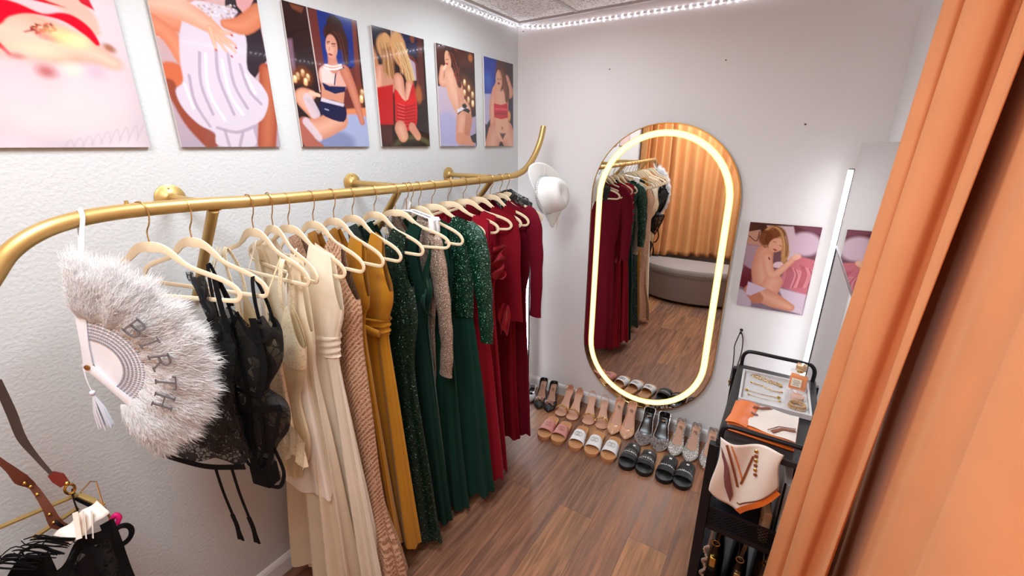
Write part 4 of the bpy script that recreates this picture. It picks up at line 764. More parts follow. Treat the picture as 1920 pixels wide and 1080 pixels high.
# ------------------------------------------------------------ side mirror
dark_mirror = NT('dim_reflection_glass'); dark_mirror.b.inputs['Base Color'].default_value = (.50, .48, .47, 1); dark_mirror.set(Metallic=1.0, Roughness=0.02)  # grey tint puts a darker reflection into the glass colour
t = thing('side_mirror', 'frameless rectangular mirror on the right wall, half hidden by the curtain', 'mirror', (1.76, -.70, 1.52))
MB().box((0, -.42, -.19), (.003, .424, .222)).build('glass', dark_mirror.m, t, False)
MB().box((.003, -.42, -.19), (.014, .424, .222)).build('backing', M['black_metal'], t, False)
MB().box((-.002, -.42, -.197), (.015, .426, -.190)).build('edge_strip', plain('steel_edge', '#8a8a90', .3, .9), t, False)
for y in (-.3, .3):
    MB().box((.014, y-.02, -.05), (1.872-1.76, y+.02, .05)).build('bracket', M['black_metal'], t, False)

# ------------------------------------------------------------ curtains
M['orange'] = fabric('orange_velvet', '#d48a5c', 0.82, 0.3, weave=500, bump=0.12, sheentint='#ffc49a', crinkle=.35)
M['orange_rear'] = fabric('rear_orange_velvet', '#e0a066', 0.82, 0.3, weave=500, bump=0.1, sheentint='#ffc49a')
def curtain(t, path, z0, z1, mat, name='panel', sway=0.006, seed=0, thick=.003, lean=0.0):
    P = smooth_path([(x, y, 0) for x, y in path], 9); rg = random.Random(seed); n = len(P)
    def fn(u, v):
        i = u*(n-1); k = min(int(i), n-2); q = P[k].lerp(P[k+1], i-k); z = z0+(z1-z0)*v
        return (q.x+lean*(z-1.45)+sway*math.sin(z*2.3+u*14+seed)*(1-v*.5), q.y+sway*math.sin(z*1.7+u*9+seed*2)*(1-v*.5), z+.004*math.sin(u*60)*(1-v))
    o = MB().grid(fn, n, 40).build(name, mat, t); md = o.modifiers.new('thickness', 'SOLIDIFY'); md.thickness = thick; md.offset = 0; return o
t = thing('door_curtain', 'orange velvet curtain at the right edge, hanging from ceiling to floor', 'curtain', (0, 0, 0))
curtain(t, [(1.800, -1.235), (1.765, -1.225), (1.738, -1.232), (1.731, -1.262), (1.747, -1.290), (1.764, -1.292), (1.760, -1.322), (1.752, -1.350), (1.762, -1.385), (1.782, -1.400), (1.800, -1.385), (1.812, -1.395), (1.806, -1.440), (1.800, -1.470), (1.806, -1.497), (1.801, -1.520)], .012, 2.425, M['orange'], seed=1, lean=.034)
curtain(t, [(1.856, -1.05), (1.850, -1.14), (1.857, -1.22), (1.846, -1.30), (1.852, -1.38), (1.842, -1.50), (1.840, -1.56), (1.835, -1.62), (1.848, -1.68), (1.838, -1.75), (1.815, -1.82), (1.822, -1.90), (1.845, -1.97), (1.820, -2.05), (1.815, -2.12), (1.840, -2.2)], .012, 2.425, M['orange'], seed=4, lean=.012)
MB().box((1.79, -2.25, 2.418), (1.83, -1.2, 2.438)).build('curtain_track', M['trim'], t, False)
t = thing('rear_curtain', 'wide orange velvet curtain at the back of the room, seen in the mirror', 'curtain', (0, 0, 0))
base = [(.045, -2.66), (.12, -2.74), (.24, -2.84), (.40, -2.93), (.62, -3.01), (.86, -3.07), (1.10, -3.10), (1.35, -3.12), (1.6, -3.13), (1.80, -3.13)]
rc = random.Random(5); bp_ = smooth_path([(x, y, 0) for x, y in base], 4); zz = []
for i, q in enumerate(bp_):
    d_ = (bp_[min(i+1, len(bp_)-1)]-bp_[max(i-1, 0)]).normalized(); nn = Vector((-d_.y, d_.x, 0)); zz.append(q+nn*(rc.uniform(.022, .052)*(1 if i % 2 else -1))+d_*rc.uniform(-.014, .014))
curtain(t, [(q.x, q.y) for q in zz], .455, 2.42, M['orange_rear'], seed=7, sway=.012)
MB().tube(bp_[::2]+[bp_[-1]], .006, 8).xf(Matrix.Translation((0, 0, 2.43))).build('curtain_track', M['trim'], t)
# ------------------------------------------------------------ half moon ottoman
M['greyvelvet'] = fabric('grey_velvet', '#a0958f', 0.85, 0.5, sheentint='#d8ccc8')
t = thing('ottoman', 'large rounded grey velvet ottoman in front of the rear curtain, seen in the mirror', 'ottoman', (.72, -2.88, 0))
def hm(r, z, a_):
    c, s_ = math.cos(a_), math.sin(a_); return (r*.62*c, r*.44*max(s_, -.08), z)
prof_ = [(.02, .035), (.985, .035), (1, .05), (1.0, .33), (1.01, .34), (1.0, .35)]
MB().grid(lambda u, v: hm(prof_[int(round(v*5))][0], prof_[int(round(v*5))][1], 2*PI*u), 72, 6, wu=True).build('body', M['greyvelvet'], t)
pc = [(1.0, .352), (1.025, .365), (1.025, .395), (1.0, .418), (.93, .428), (.6, .432), (.3, .432), (.02, .432)]
def cush(u, v):
    r, z = pc[int(round(v*7))]; x, y, z = hm(r, z, 2*PI*u)
    if r < .97: z -= .012*max(0, math.cos(x*2*PI/.16)*math.cos(y*2*PI/.16))**3
    return (x, y, z)
mb = MB().grid(cush, 72, 8, wu=True); mb.build('cushion', M['greyvelvet'], t)
MB().add(*(lambda q: (q.v, q.f))(MB().grid(lambda u, v: hm(1.012+.006*math.cos(2*PI*v), .352+.006*math.sin(2*PI*v), 2*PI*u), 72, 8, wu=True, wv=True))).build('piping', M['greyvelvet'], t)
nb = MB()
for k in range(60):
    a_ = PI*k/59; nb.add(*(lambda q: (q.v, q.f))(MB().ball(hm(1.008, .325, a_), .006, 6)))
tag(nb.build('nail_trim', plain('nail_trim_metal', '#8c8078', .35, .9), t), kind='stuff')
for a_ in (.4, 1.2, 1.95, 2.75, -.05): MB().lathe([(0, 0), (.018, 0), (.022, .036), (0, .036)], hm(.85, 0, a_), 12).build('foot', M['black_metal'], t)

# ------------------------------------------------------------ feather fan
M['feather'] = fabric('white_marabou', '#fbfafa', 0.95, 0.2, trans=0.5)
M['white_plastic'] = plain('white_fan_sticks', '#eef0f6', 0.35)
ft = thing('feather_fan', 'open white feather hand fan lettered BIRTH, hanging from the rail by a loop', 'fan', (.304, -2.297, 1.268), math.radians(40))
def fp(r, deg, y=0.0): a_ = math.radians(deg); return Vector((r*math.cos(a_), y, r*math.sin(a_)))
# local +x runs along the fan's plane, -y faces the room
for k in range(19):
    a_ = 74-k*(126/18)
    MB().sweep([fp(.010, a_, -.002*k/18), fp(.06, a_, -.003), fp(.125, a_, -.004)], RECT(.0035, .0007), upv=(0, 1, 0), scales=[(.7, 1), (1.2, 1), (1.7, 1)]).build('rib', M['white_plastic'], ft, False)
pier = MB()
for r in (.070, .078, .086, .094, .102, .110, .118):
    for k in range(19):
        a_ = 74-k*7
        for da in (-1.8, 1.8): p_ = fp(r, a_+da, -.0062); pier.add(*(lambda q: (q.v, q.f))(MB().box((p_.x-.0022, p_.y-.0006, p_.z-.0011), (p_.x+.0022, p_.y+.0006, p_.z+.0011))))
pier.build('pierced_holes', plain('pierced_shadow_grey', '#8d8f9a', .7), ft, False)
for a_, L in ((81, .15), (-58, .20)): MB().sweep([fp(.0-.012, a_, -.006), fp(.05, a_, -.007), fp(L, a_, -.006)], rrect(.0085, .0025), upv=(0, 1, 0), scales=[(1.1, 1), (.9, 1), (1.35, 1)]).build('guard_stick', M['white_plastic'], ft)
MB().lathe([(0, -.012), (.006, -.011), (.007, 0), (0, .004)], (0, 0, 0), 14, (0, 1, 0)).build('pivot', M['wire'], ft)
# plush underlay and strands
def lump(u, v, s_=1):
    a_ = 82-152*u; r = .112+.138*v; b_ = .026*math.sin(PI*min(1, v*1.02))**.6*(1+.13*math.sin(u*43)+.10*math.sin(u*17+v*9))
    return fp(r*(1+.03*math.sin(u*61)), a_, s_*b_*.8-.004)
mb = MB().grid(lambda u, v: lump(u, v, -1), 90, 14); b2 = MB().grid(lambda u, v: lump(u, v, .6), 90, 14); mb.add(b2.v, b2.f); mb.build('feather_base', M['feather'], ft)
fe = MB()
for k in range(21000):
    u = random.random(); v = random.random()**.75; face = -1 if random.random() < .8 else .6
    p0 = lump(u, v, face); a_ = 82-152*u; edge = v > .85
    dr = fp(1, a_+random.gauss(0, 15)); L = random.uniform(.014, .034)*(1.25 if edge else 1)
    if u < .04: dr = (dr+fp(1, 120)*random.random()*.5).normalized()
    if u > .96: dr = (dr+fp(1, -120)*random.random()).normalized()
    out = Vector((0, -1 if face < 0 else 1, 0)); dr = (dr+out*random.uniform(.05, .42)).normalized(); sd = dr.cross(Vector((random.gauss(0, 1), random.gauss(0, 1), random.gauss(0, 1)))).normalized()
    w_ = random.uniform(.0004, .0009); m_ = p0+dr*L*.55+out*L*.08; e_ = p0+dr*L-out*L*.12+sd*random.gauss(0, .003)
    fe.add([p0-sd*w_, p0+sd*w_, m_+sd*w_*.8, m_-sd*w_*.8, e_], [(0, 1, 2, 3), (3, 2, 4)])
tag(fe.build('feather_strands', M['feather'], ft, smooth=False), kind='stuff')
# engraved serif letters
M['silver_ink'] = plain('silver_lettering', '#77787e', .4, .3)
def glyph(ch):
    st = {'B': [((0, 0), (0, 1)), 'a', 'b'], 'I': [((.12, 0), (.12, 1))], 'R': [((0, 0), (0, 1)), 'a', ((.25, .5), (.55, 0))], 'T': [((.3, 0), (.3, 1)), ((0, 1), (.6, 1))], 'H': [((0, 0), (0, 1)), ((.52, 0), (.52, 1)), ((0, .5), (.52, .5))]}[ch]
    segs = []
    for q in st:
        if q == 'a': segs.append([(0, 1)]+[(.22+.22*math.sin(PI*k/8), .75+.25*math.cos(PI*k/8)) for k in range(9)]+[(0, .5)])
        elif q == 'b': segs.append([(0, .5)]+[(.26+.25*math.sin(PI*k/8), .25+.25*math.cos(PI*k/8)) for k in range(9)]+[(0, 0)])
        else: segs.append(list(q))
    sf = {'B': [(-.1, .12, 1), (-.1, .12, 0)], 'I': [(-.02, .26, 0), (-.02, .26, 1)], 'R': [(-.1, .12, 0), (-.1, .12, 1), (.45, .68, 0)], 'T': [(.18, .42, 0)], 'H': [(-.1, .12, 0), (-.1, .12, 1), (.42, .64, 0), (.42, .64, 1)]}[ch]
    segs += [[(a_, z), (b_, z)] for a_, b_, z in sf]
    if ch == 'T': segs += [[(0, 1), (0, .84)], [(.6, 1), (.6, .84)]]
    return segs
word = 'BIRTH'; cx_ = [34, 19, 6, -10, -27]
for ch, ang in zip(word, cx_):
    mb = MB(); a_ = math.radians(ang); org = fp(.176, ang, -.042); er = Vector((math.cos(a_), 0, math.sin(a_))); et = Vector((math.sin(a_), 0, -math.cos(a_)))
    for sg in glyph(ch):
        P_ = [org+er*((y_-.5)*.040)+et*((x_-.27)*.052) for x_, y_ in sg]; thin = len(sg) == 2 and abs(sg[0][1]-sg[1][1]) < .01
        mb.sweep(P_, RECT(.0011 if thin else .0021, .0012), upv=(0, 1, 0))
    mb.build('letter', M['silver_ink'], ft, False)
# tassel and loop
tp = fp(.012, 200, -.006)
MB().tube(smooth_path([tp, tp+Vector((.002, -.004, -.03)), tp+Vector((.004, -.004, -.055))], 4), .0012, 6).build('tassel_cord', M['white_plastic'], ft)
mb = MB(); th = tp+Vector((.004, -.004, -.060)); mb.ball(th, .006, 10); 
for k in range(70):
    q = random.random()*6.28; r = random.random()**.5; e_ = th+Vector((.016*r*math.cos(q)+.004, .012*r*math.sin(q), -.085-.01*random.random())); mb.sweep([th, th+(e_-th)*.5+Vector((.004*math.cos(q), .003*math.sin(q), 0)), e_], RECT(.0006, .0006))
mb.build('tassel', plain('silver_white_thread', '#dfe0e8', .3), ft)
inv = Matrix.Rotation(-math.radians(40), 4, 'Z') @ Matrix.Translation((-.304, 2.297, -1.268))
lp = [Vector(q) for q in ((.322, -2.262, 1.50), (.318, -2.246, 1.56), (.3185, -2.236, 1.597), (.30, -2.234, 1.6115), (.281, -2.234, 1.597), (.292, -2.244, 1.56), (.318, -2.262, 1.50))]
MB().sweep([inv @ q for q in smooth_path(lp, 6)], RECT(.0045, .0006)).build('hanging_loop', M['white_plastic'], ft)
MB().sweep([inv @ Vector(q) for q in ((.322, -2.262, 1.505), (.331, -2.268, 1.46))], RECT(.002, .0008)).build('loop_tab', M['black'], ft)
# ------------------------------------------------------------ hat
M['felt'] = fabric('white_felt', '#efece8', .9, .3)
def frame_mat(org, e1, e2, ax):
    m = Matrix((e1, e2, ax)).transposed().to_4x4(); m.translation = org; return m
ax = Vector((.96, -.04, .12)).normalized(); e1 = Vector((.05, .56, -.83)); e1 = (e1-ax*e1.dot(ax)).normalized(); e2 = ax.cross(e1)
t = thing('cowboy_hat', 'white cowboy hat with a rhinestone band hanging at the curved end of the rail', 'hat', (.362, -.285, 1.462))
HM = frame_mat(Vector((0, 0, 0)), e1, e2, ax)
def brim(u, v):
    a_ = 2*PI*u; r = .50+.50*v; c, s_ = math.cos(a_), math.sin(a_); lift = .055*abs(s_)**1.6*max(0, v)**1.5-.012*abs(c)**3*v*v
    return (.205*r*c, .148*r*s_*(1-.10*v*abs(s_)), lift)
o = MB().grid(brim, 64, 12, wu=True).xf(HM).build('brim', M['felt'], t); md = o.modifiers.new('thickness', 'SOLIDIFY'); md.thickness = .003; md.offset = 0
cp = [(1.0, 0), (.98, .02), (.955, .045), (.92, .07), (.865, .092), (.78, .110), (.66, .122), (.50, .128), (.30, .130), (.12, .130), (.01, .130)]
def crown(u, v):
    a_ = 2*PI*u; k, h = cp[int(round(v*10))]; c, s_ = math.cos(a_), math.sin(a_)
    pin = 1-.16*max(0, c)*(h/.12)*abs(s_); dent = -.022*math.exp(-(k*s_/.30)**2)*(1 if v > .5 else 0) 
    return (.112*k*c, .100*k*s_*pin, h*1.02+dent*(v-.5)/.5)
MB().grid(crown, 56, 11, wu=True).xf(HM).build('crown', M['felt'], t)
mb = MB()
for k in range(110):
    a_ = 2*PI*(k//2)/55
    mb.add(*(lambda q: (q.v, q.f))(MB().ball((.115*math.cos(a_), .1025*math.sin(a_), .006+.010*(k % 2)), .0034, 6)))
tag(mb.xf(HM).build('rhinestone_band', plain('rhinestones', '#d8d6dc', .15, .7), t, False), kind='stuff')
mb = MB()
for k in range(46):
    a_ = -1.15+2.3*k/45; q = brim(a_/(2*PI) % 1, 1); mb.ball((q[0]*1.01, q[1]*1.01, q[2]), .0042, 6)
tag(mb.xf(HM).build('brim_beading', M['felt'], t), kind='stuff')
MB().tube([Vector((0, 0, .15)), Vector((-.01, 0, .08)), HM @ Vector((-.09, 0, .0))], .0015, 6).build('hanging_cord', M['felt'], t)
for dx, L in ((.0, .065), (.014, .040)):
    q = HM @ Vector((.195, .01+dx, 0)); MB().tube([q, q+Vector((.002, 0, -L*.6)), q+Vector((0, .001, -L))], .0013, 6).build('dangling_chain', M['wire'], t)

# ------------------------------------------------------------ trolley
CX0, CX1, CY0, CY1, CZ = 1.495, 1.770, -1.190, -.605, .85
t = thing('serving_trolley', 'black metal three tier trolley with a flat top, beside the curtain', 'trolley', ((CX0+CX1)/2, (CY0+CY1)/2, 0))
ox, oy = (CX0+CX1)/2, (CY0+CY1)/2; hx, hy = (CX1-CX0)/2, (CY1-CY0)/2
MB().box((-hx, -hy, CZ-.022), (hx, hy, CZ), .003).build('top_shelf', M['black_shelf'], t, False)
for sx in (-1, 1):
    for sy in (-1, 1):
        MB().box((sx*hx-.013-(.004 if sx < 0 else 0), sy*hy-.013, .055), (sx*hx+.013, sy*hy+.013, CZ-.02), .003).build('post', M['black_metal'], t, False)
        c_ = MB().lathe([(0, -.008), (.024, -.008), (.024, .008), (0, .008)], (sx*hx, sy*hy, .024), 16, (1, 0, 0)); c_.box((sx*hx-.012, sy*hy-.008, .02), (sx*hx+.012, sy*hy+.008, .056)); c_.build('castor', M['black_metal'], t, False)
for sy, top in ((-1, .052), (1, .068)):
    y = sy*(hy-.006)
    MB().tube(smooth_path([(-hx+.012, y, CZ-.004), (-hx+.012, y, CZ+top*.55), (-hx+.022, y, CZ+top*.88), (-hx+.045, y, CZ+top), (0, y, CZ+top), (hx-.045, y, CZ+top), (hx-.022, y, CZ+top*.88), (hx-.012, y, CZ+top*.55), (hx-.012, y, CZ-.004)], 5), .0075, 12).build('handle', M['black_metal'], t)
def lattice(mb, p0, p1, z0, z1, pitch=.012, r=.0012):
    P0, P1 = Vector(p0), Vector(p1); L = (P1-P0).length; d_ = (P1-P0)/L; h = z1-z0
    k = -h
    while k < L:
        for s_ in (1, -1):
            a0, a1 = k, k+h; za, zb_ = (z0, z1) if s_ > 0 else (z1, z0)
            if a0 < 0: za += (zb_-za)*(-a0/h); a0 = 0
            if a1 > L: zb_ = za+(zb_-za)*((L-a0)/(a1-a0)) if a1 > a0 else zb_; a1 = L
            if a1-a0 > .002: mb.sweep([P0+d_*a0+Vector((0, 0, za)), P0+d_*a1+Vector((0, 0, zb_))], RECT(r, r), cap=False)
        k += pitch
for zt, nm_ in ((.50, 'middle'), (.145, 'lower')):
    b = MB().box((-hx, -hy, zt-.012), (hx, hy, zt)).build('basket_floor', M['black_metal'], t, False)
    mb = MB(); zz0, zz1 = zt+.008, zt+.078
    lattice(mb, (-hx+.012, -hy, 0), (hx-.012, -hy, 0), zz0, zz1); lattice(mb, (-hx+.012, hy, 0), (hx-.012, hy, 0), zz0, zz1); lattice(mb, (-hx, -hy, 0), (-hx, hy, 0), zz0, zz1, .014); lattice(mb, (hx, -hy, 0), (hx, hy, 0), zz0, zz1, .014)
    mb.build('mesh_side', M['black_metal'], b, False)
    mb = MB()
    for z in (zt+.004, zt+.080):
        mb.sweep([(-hx, -hy, z), (hx, -hy, z), (hx, hy, z), (-hx, hy, z)], RECT(.003, .0045), True, (0, 0, 1))
    mb.build('rim', M['black_metal'], b, False)
# tray and its jewellery
M['stone'] = plain('white_marble_tray', '#cfcccb', .35, 0, .08, 40)
TX, TY = 1.634, -.806
t = thing('jewellery_tray', 'rectangular white stone tray holding jewellery and perfume on the trolley', 'tray', (TX, TY, CZ), math.radians(2))
mb = MB().box((-.112, -.123, .0), (.112, .123, .008), .003)
for a_, b_ in (((-.112, -.123, .006), (.112, -.115, .021)), ((-.112, .115, .006), (.112, .123, .021)), ((-.112, -.115, .006), (-.104, .115, .021)), ((.104, -.115, .006), (.112, .115, .021))): mb.box(a_, b_, .002)
mb.build('tray_body', M['stone'], t, False)
def chain(name, label, pts, r=.0022, rings=(), parts=()):
    o0 = Vector(pts[0]); t = thing(name, label, 'jewellery', o0, 0, None); P = smooth_path([Vector(p)-o0 for p in pts], 8); mb = MB(); L = 0; last = None; k = 0
    for i in range(len(P)-1):
        if last is None or (P[i]-last).length > r*2.2:
            d_ = (P[i+1]-P[i]).normalized(); sd = Vector((-d_.y, d_.x, 0)) if k % 2 else Vector((0, 0, .6)); q = []
            for m in range(10): aa = 2*PI*m/10; q.append(P[i]+d_*r*1.7*math.cos(aa)+sd*r*1.1*math.sin(aa))
            mb.tube(q, r*.36, 5, closed=True); last = P[i]; k += 1
    tag(mb.build('links', M['goldshine'], t), kind='stuff')
    for p_, rr in rings: MB().ball(Vector(p_)-o0, rr, 10, (1, 1, .5)).build('charm', M['goldshine'], t)
z_ = CZ+.0108
chain('bracelet', 'double gold chain bracelet at the back of the tray', [(1.552, -.708, z_), (1.570, -.700, z_), (1.61, -.716, z_), (1.648, -.728, z_), (1.654, -.742, z_), (1.61, -.734, z_), (1.575, -.722, z_), (1.556, -.716, z_)], .0030, [((1.652, -.746, z_+.002), .006)])
chain('bracelet', 'fine gold chain with pale beads in the middle of the tray', [(1.556, -.772, z_), (1.60, -.781, z_), (1.625, -.795, z_), (1.655, -.792, z_)], .0024, [((1.556, -.772, z_+.002), .0045), ((1.657, -.793, z_+.002), .005)])
chain('bracelet', 'gold bar bracelet with a round charm, second from the front of the tray', [(1.546, -.842, z_), (1.60, -.845, z_), (1.648, -.840, z_)], .0018, [((1.546, -.842, z_+.002), .0065), ((1.650, -.840, z_+.002), .007)])
chain('bracelet', 'thin gold chain nearest the front edge of the tray', [(1.555, -.872, z_), (1.60, -.876, z_), (1.652, -.866, z_)], .0014, [((1.555, -.872, z_+.0015), .0045), ((1.654, -.866, z_+.002), .005)])
gl = NT('clear_glass'); gl.set(Roughness=.03, Alpha=.12, IOR=1.45, Specular_IOR_Level=.6); gl.b.inputs['Base Color'].default_value = (1, 1, 1, 1)
am = NT('amber_perfume'); am.set(Roughness=.25, IOR=1.1, Subsurface_Weight=.3); am.b.inputs['Base Color'].default_value = lin('#dd7f1c')
bx, by, bz = 1.703, -.748, CZ+.0085
t = thing('perfume_bottle', 'square glass bottle of amber perfume with a clear gold stopper on the tray', 'perfume', (bx, by, bz), math.radians(-8))
MB().box((-.031, -.017, 0), (.031, .017, .082), .006).build('glass', gl.m, t)
MB().box((-.0265, -.0125, .010), (.0265, .0125, .066), .004).build('perfume', am.m, t)
MB().box((-.020, -.0178, .026), (.012, -.0170, .058)).build('paper_label', plain('cream_label', '#f4ecd8', .6), t, False)
mb = MB()
for k, w_ in enumerate((.009, .013, .008, .011)): mb.box((-.004-w_, -.0183, .050-.006*k), (-.004+w_, -.0179, .0515-.006*k))
mb.build('label_print', plain('grey_print', '#6a625c', .6), t, False)
MB().lathe([(0, .080), (.011, .080), (.011, .088), (0, .088)], (0, 0, 0), 20).build('collar', M['goldshine'], t)
MB().box((-.016, -.013, .088), (.016, .013, .112), .003).build('stopper', plain('crystal_gold_stopper', '#e8c9a0', .08, .6), t)
t = thing('glass_jar', 'low clear glass jar with a pink disc inside, in front of the perfume bottle', 'jar', (1.705, -.815, bz))
MB().lathe([(0, 0), (.026, 0), (.028, .004), (.028, .030), (.025, .032), (.025, .005), (0, .004)], (0, 0, 0), 28).build('glass', gl.m, t)
MB().lathe([(0, .006), (.022, .006), (.022, .016), (0, .018)], (0, 0, 0), 24).build('pink_disc', plain('pink_wax', '#dba58c', .5), t)
t = thing('pearl_bracelet', 'coiled champagne pearl bracelet at the front right of the tray', 'jewellery', (1.706, -.873, bz))
mb = MB()
for j, (r, z) in enumerate(((.026, .004), (.022, .0095), (.024, .015))):
    for k in range(24): a_ = 2*PI*(k+.4*j)/24; mb.ball((r*math.cos(a_), r*.85*math.sin(a_), z), .0034, 8)
tag(mb.build('pearls', plain('champagne_pearl', '#dcb88e', .25, .4), t), kind='stuff')
# folded orange scarf
M['oscarf'] = fabric('orange_silk', '#e06f20', .42, .1, spec=.5); M['cscarf'] = fabric('cream_silk', '#e9ddd0', .4, .1, spec=.5); M['bscarf'] = fabric('brown_silk', '#8a4a2c', .45, .1); M['plum'] = fabric('plum_silk', '#7c4a48', .45, .1)
t = thing('silk_scarf', 'folded orange and cream silk scarf lying on the trolley top', 'scarf', (1.612, -1.05, CZ), math.radians(-3))
mb = MB()
for k in range(5): mb.add(*(lambda q: (q.v, q.f))(MB().box((-.094+.003*(k % 2), -.084+.004*(k % 3), .0008+.0062*k), (.096-.004*(k % 3), .080-.002*k, .0008+.0062*k+.0054), .0022)))
mb.build('folded_layers', M['oscarf'], t)
MB().grid(lambda u, v: (-.048+.142*u, -.070+.146*v-.012*u*(1-v), .0335+.002*math.sin(u*9+v*4)), 12, 10).build('printed_top', M['cscarf'], t)
MB().grid(lambda u, v: (-.100+.062*u+.018*v, -.088+.16*v, .034+.006*math.sin(PI*u)+.001*math.sin(v*14)), 8, 12).build('folded_corner', M['oscarf'], t)
def band(pts, w_, mat, t, name='printed_band', z=.0372): MB().sweep([(x, y, z) for x, y in pts], RECT(w_, .0006), upv=(0, 0, 1)).build(name, mat, t)
band([(-.045, .052), (-.015, .056), (.010, .074)], .0045, M['bscarf'], t); band([(-.045, .042), (-.010, .047), (.018, .072)], .0012, M['plum'], t)
band([(.03, -.068), (.055, -.035), (.09, -.022)], .0055, M['bscarf'], t); band([(.018, -.066), (.045, -.026), (.09, -.010)], .0014, M['plum'], t); band([(-.04, .010), (-.028, .002), (-.018, .006)], .004, M['plum'], t)
# draped scarf in front
t = thing('silk_scarf', 'cream silk scarf with brown and plum borders draped over the front of the trolley', 'scarf', (1.59, -1.20, .78))
def drape(u, v, dy=0.0):
    xt = -.083+.168*u; zt = .092+.010*u-.008*math.sin(u*6)
    zb = (-.10-.06*u*2 if u < .5 else -.16+.14*(u-.5)*2)-.01*math.sin(u*9)
    z = zt+(zb-zt)*v; return (xt+.012*math.sin(v*5)*(.5-u), -.012-.010*math.sin(u*8+v*2)-.012*v+dy, z)
o = MB().grid(drape, 34, 24).build('draped_cloth', M['cscarf'], t); md = o.modifiers.new('thickness', 'SOLIDIFY'); md.thickness = .0015
def dband(uv, w_, mat, name='printed_band', dy=-.0035): MB().sweep([Vector(drape(u, v, dy)) for u, v in uv], RECT(w_, .0005), upv=(0, 1, 0), scales=None).build(name, mat, t)
dband([(.5+.5*k/12, .985-.03*math.sin(k*.3)) for k in range(13)], .009, M['oscarf']); dband([(.46+.54*k/12, .88) for k in range(13)], .0022, M['bscarf'])
dband([(.12+.03*k, .04+.062*k) for k in range(11)], .0035, M['bscarf']); dband([(.20+.03*k, .02+.058*k) for k in range(10)], .0018, M['oscarf']); dband([(.46+.022*k, .60-.085*k) for k in range(6)], .0030, M['bscarf'])
MB().add([drape(.02, .12, -.006), drape(.20, .35, -.010), drape(.38, .78, -.010), drape(.36, .93, -.008), drape(.22, .70, -.006)], [(0, 1, 2, 3, 4)]).build('plum_fold', M['plum'], t, False)
for k in range(6): MB().ball(drape(.60+.012*k, .10+.07*k, -.005), .006, 8, (1, .4, 1)).build('printed_motif', M['bscarf'] if k % 2 else M['goldshine'], t)
# middle basket contents
dk = M['navy'] = fabric('near_black_cloth', '#101320', .8, .1)
t = thing('folded_cloth', 'dark navy folded cloth in the middle basket of the trolley', 'cloth', (1.60, -1.08, .501))
MB().grid(lambda u, v: ((.085*math.cos(2*PI*u))*(1-.25*v), (.075*math.sin(2*PI*u))*(1-.2*v), .19*v+.012*math.sin(u*18)*v), 36, 10, wu=True).add([], []).build('outer_folds', dk, t)
MB().ball((0, 0, .175), .072, 16, (1, .9, .35)).build('top_fold', dk, t)
t = thing('evening_bag', 'upright white bag with a black edge in the middle basket, next to the curtain', 'bag', (1.715, -1.02, .501), math.radians(4))
MB().box((-.022, -.12, 0), (.022, .12, .235), .012).build('bag_body', plain('pale_leather', '#c9c1bd', .45), t)
MB().box((-.0245, -.124, .01), (-.0195, -.118, .235), .002).build('dark_edge', M['black'], t); MB().box((.0195, -.124, .01), (.0245, -.118, .235), .002).build('dark_edge', M['black'], t)
MB().tube(smooth_path([(0, -.09, .23), (0, -.05, .30), (0, .05, .30), (0, .09, .23)], 8), .003, 8).build('handle', M['black'], t)
t = thing('clutch_bag', 'small tan clutch leaning in the middle basket beside the white bag', 'bag', (1.668, -1.12, .501), math.radians(10))
MB().box((-.012, -.05, 0), (.012, .05, .12), .006).build('bag_body', plain('tan_leather', '#a9805f', .5), t); MB().tube([(-.013, -.045, .085), (-.013, .045, .085)], .002, 6).build('zip', M['wire'], t)
# lower basket handbags
def handbag(label, x, y, w_, L, h, mat, rz=0, hw_='goldshine', strap=True):
    t = thing('handbag', label, 'bag', (x, y, .146), rz, None)
    def body(u, v):
        a_ = 2*PI*u; k = (1-.55*v**3); c, s_ = math.cos(a_), math.sin(a_)
        return (w_*k*abs(c)**.6*(1 if c > 0 else -1), L*(1-.12*v*v)*abs(s_)**.5*(1 if s_ > 0 else -1), h*v)
    MB().grid(body, 40, 14, wu=True).add([(0, 0, h*1.0)], []).build('bag_body', mat, t)
    MB().tube([(0, -L*.86, h), (0, L*.86, h)], w_*.46, 10).build('zip_top', mat, t)
    MB().box((-.010, -L*1.0-.006, h*.62), (.010, -L*.86, h*.80), .003).build('clasp', M[hw_], t)
    for s_ in (-1, 1): MB().tube([(.012*math.cos(a_), -L*.9, h*1.02+.012*math.sin(a_)) for a_ in np.linspace(0, 2*PI, 14)[:-1]] if s_ < 0 else [(.012*math.cos(a_), L*.8, h*1.02+.012*math.sin(a_)) for a_ in np.linspace(0, 2*PI, 14)[:-1]], .0018, 6, closed=True).build('ring', M[hw_], t)
    if strap: MB().sweep(smooth_path([(0, -L*.9, h*1.02), (w_*.4, -L*.5, h*1.32), (w_*.3, L*.3, h*1.32), (0, L*.8, h*1.02)], 8), RECT(.006, .0015)).build('strap', mat, t)
    return t
M['patent'] = plain('black_patent_leather', '#120d0d', .18, 0, .05); M['brown_patent'] = plain('dark_brown_patent', '#2b1a14', .2)
handbag('glossy black handbag with gold ring, left of three in the lower basket', 1.548, -1.02, .034, .13, .24, M['patent'])
handbag('black patent handbag with a buckle, middle of three in the lower basket', 1.628, -1.03, .032, .125, .22, M['lacquer'], 0, 'wire')
handbag('dark brown glossy handbag, right of three in the lower basket', 1.704, -1.03, .034, .125, .25, M['brown_patent'])
t = thing('beaded_purse', 'small pale beaded purse strap at the front left of the lower basket', 'purse', (1.522, -1.165, .152))
mb = MB()
for k in range(30): mb.ball((.006*math.sin(k*.9), .004*math.cos(k*.7), .02+.0075*k), .0055, 7)
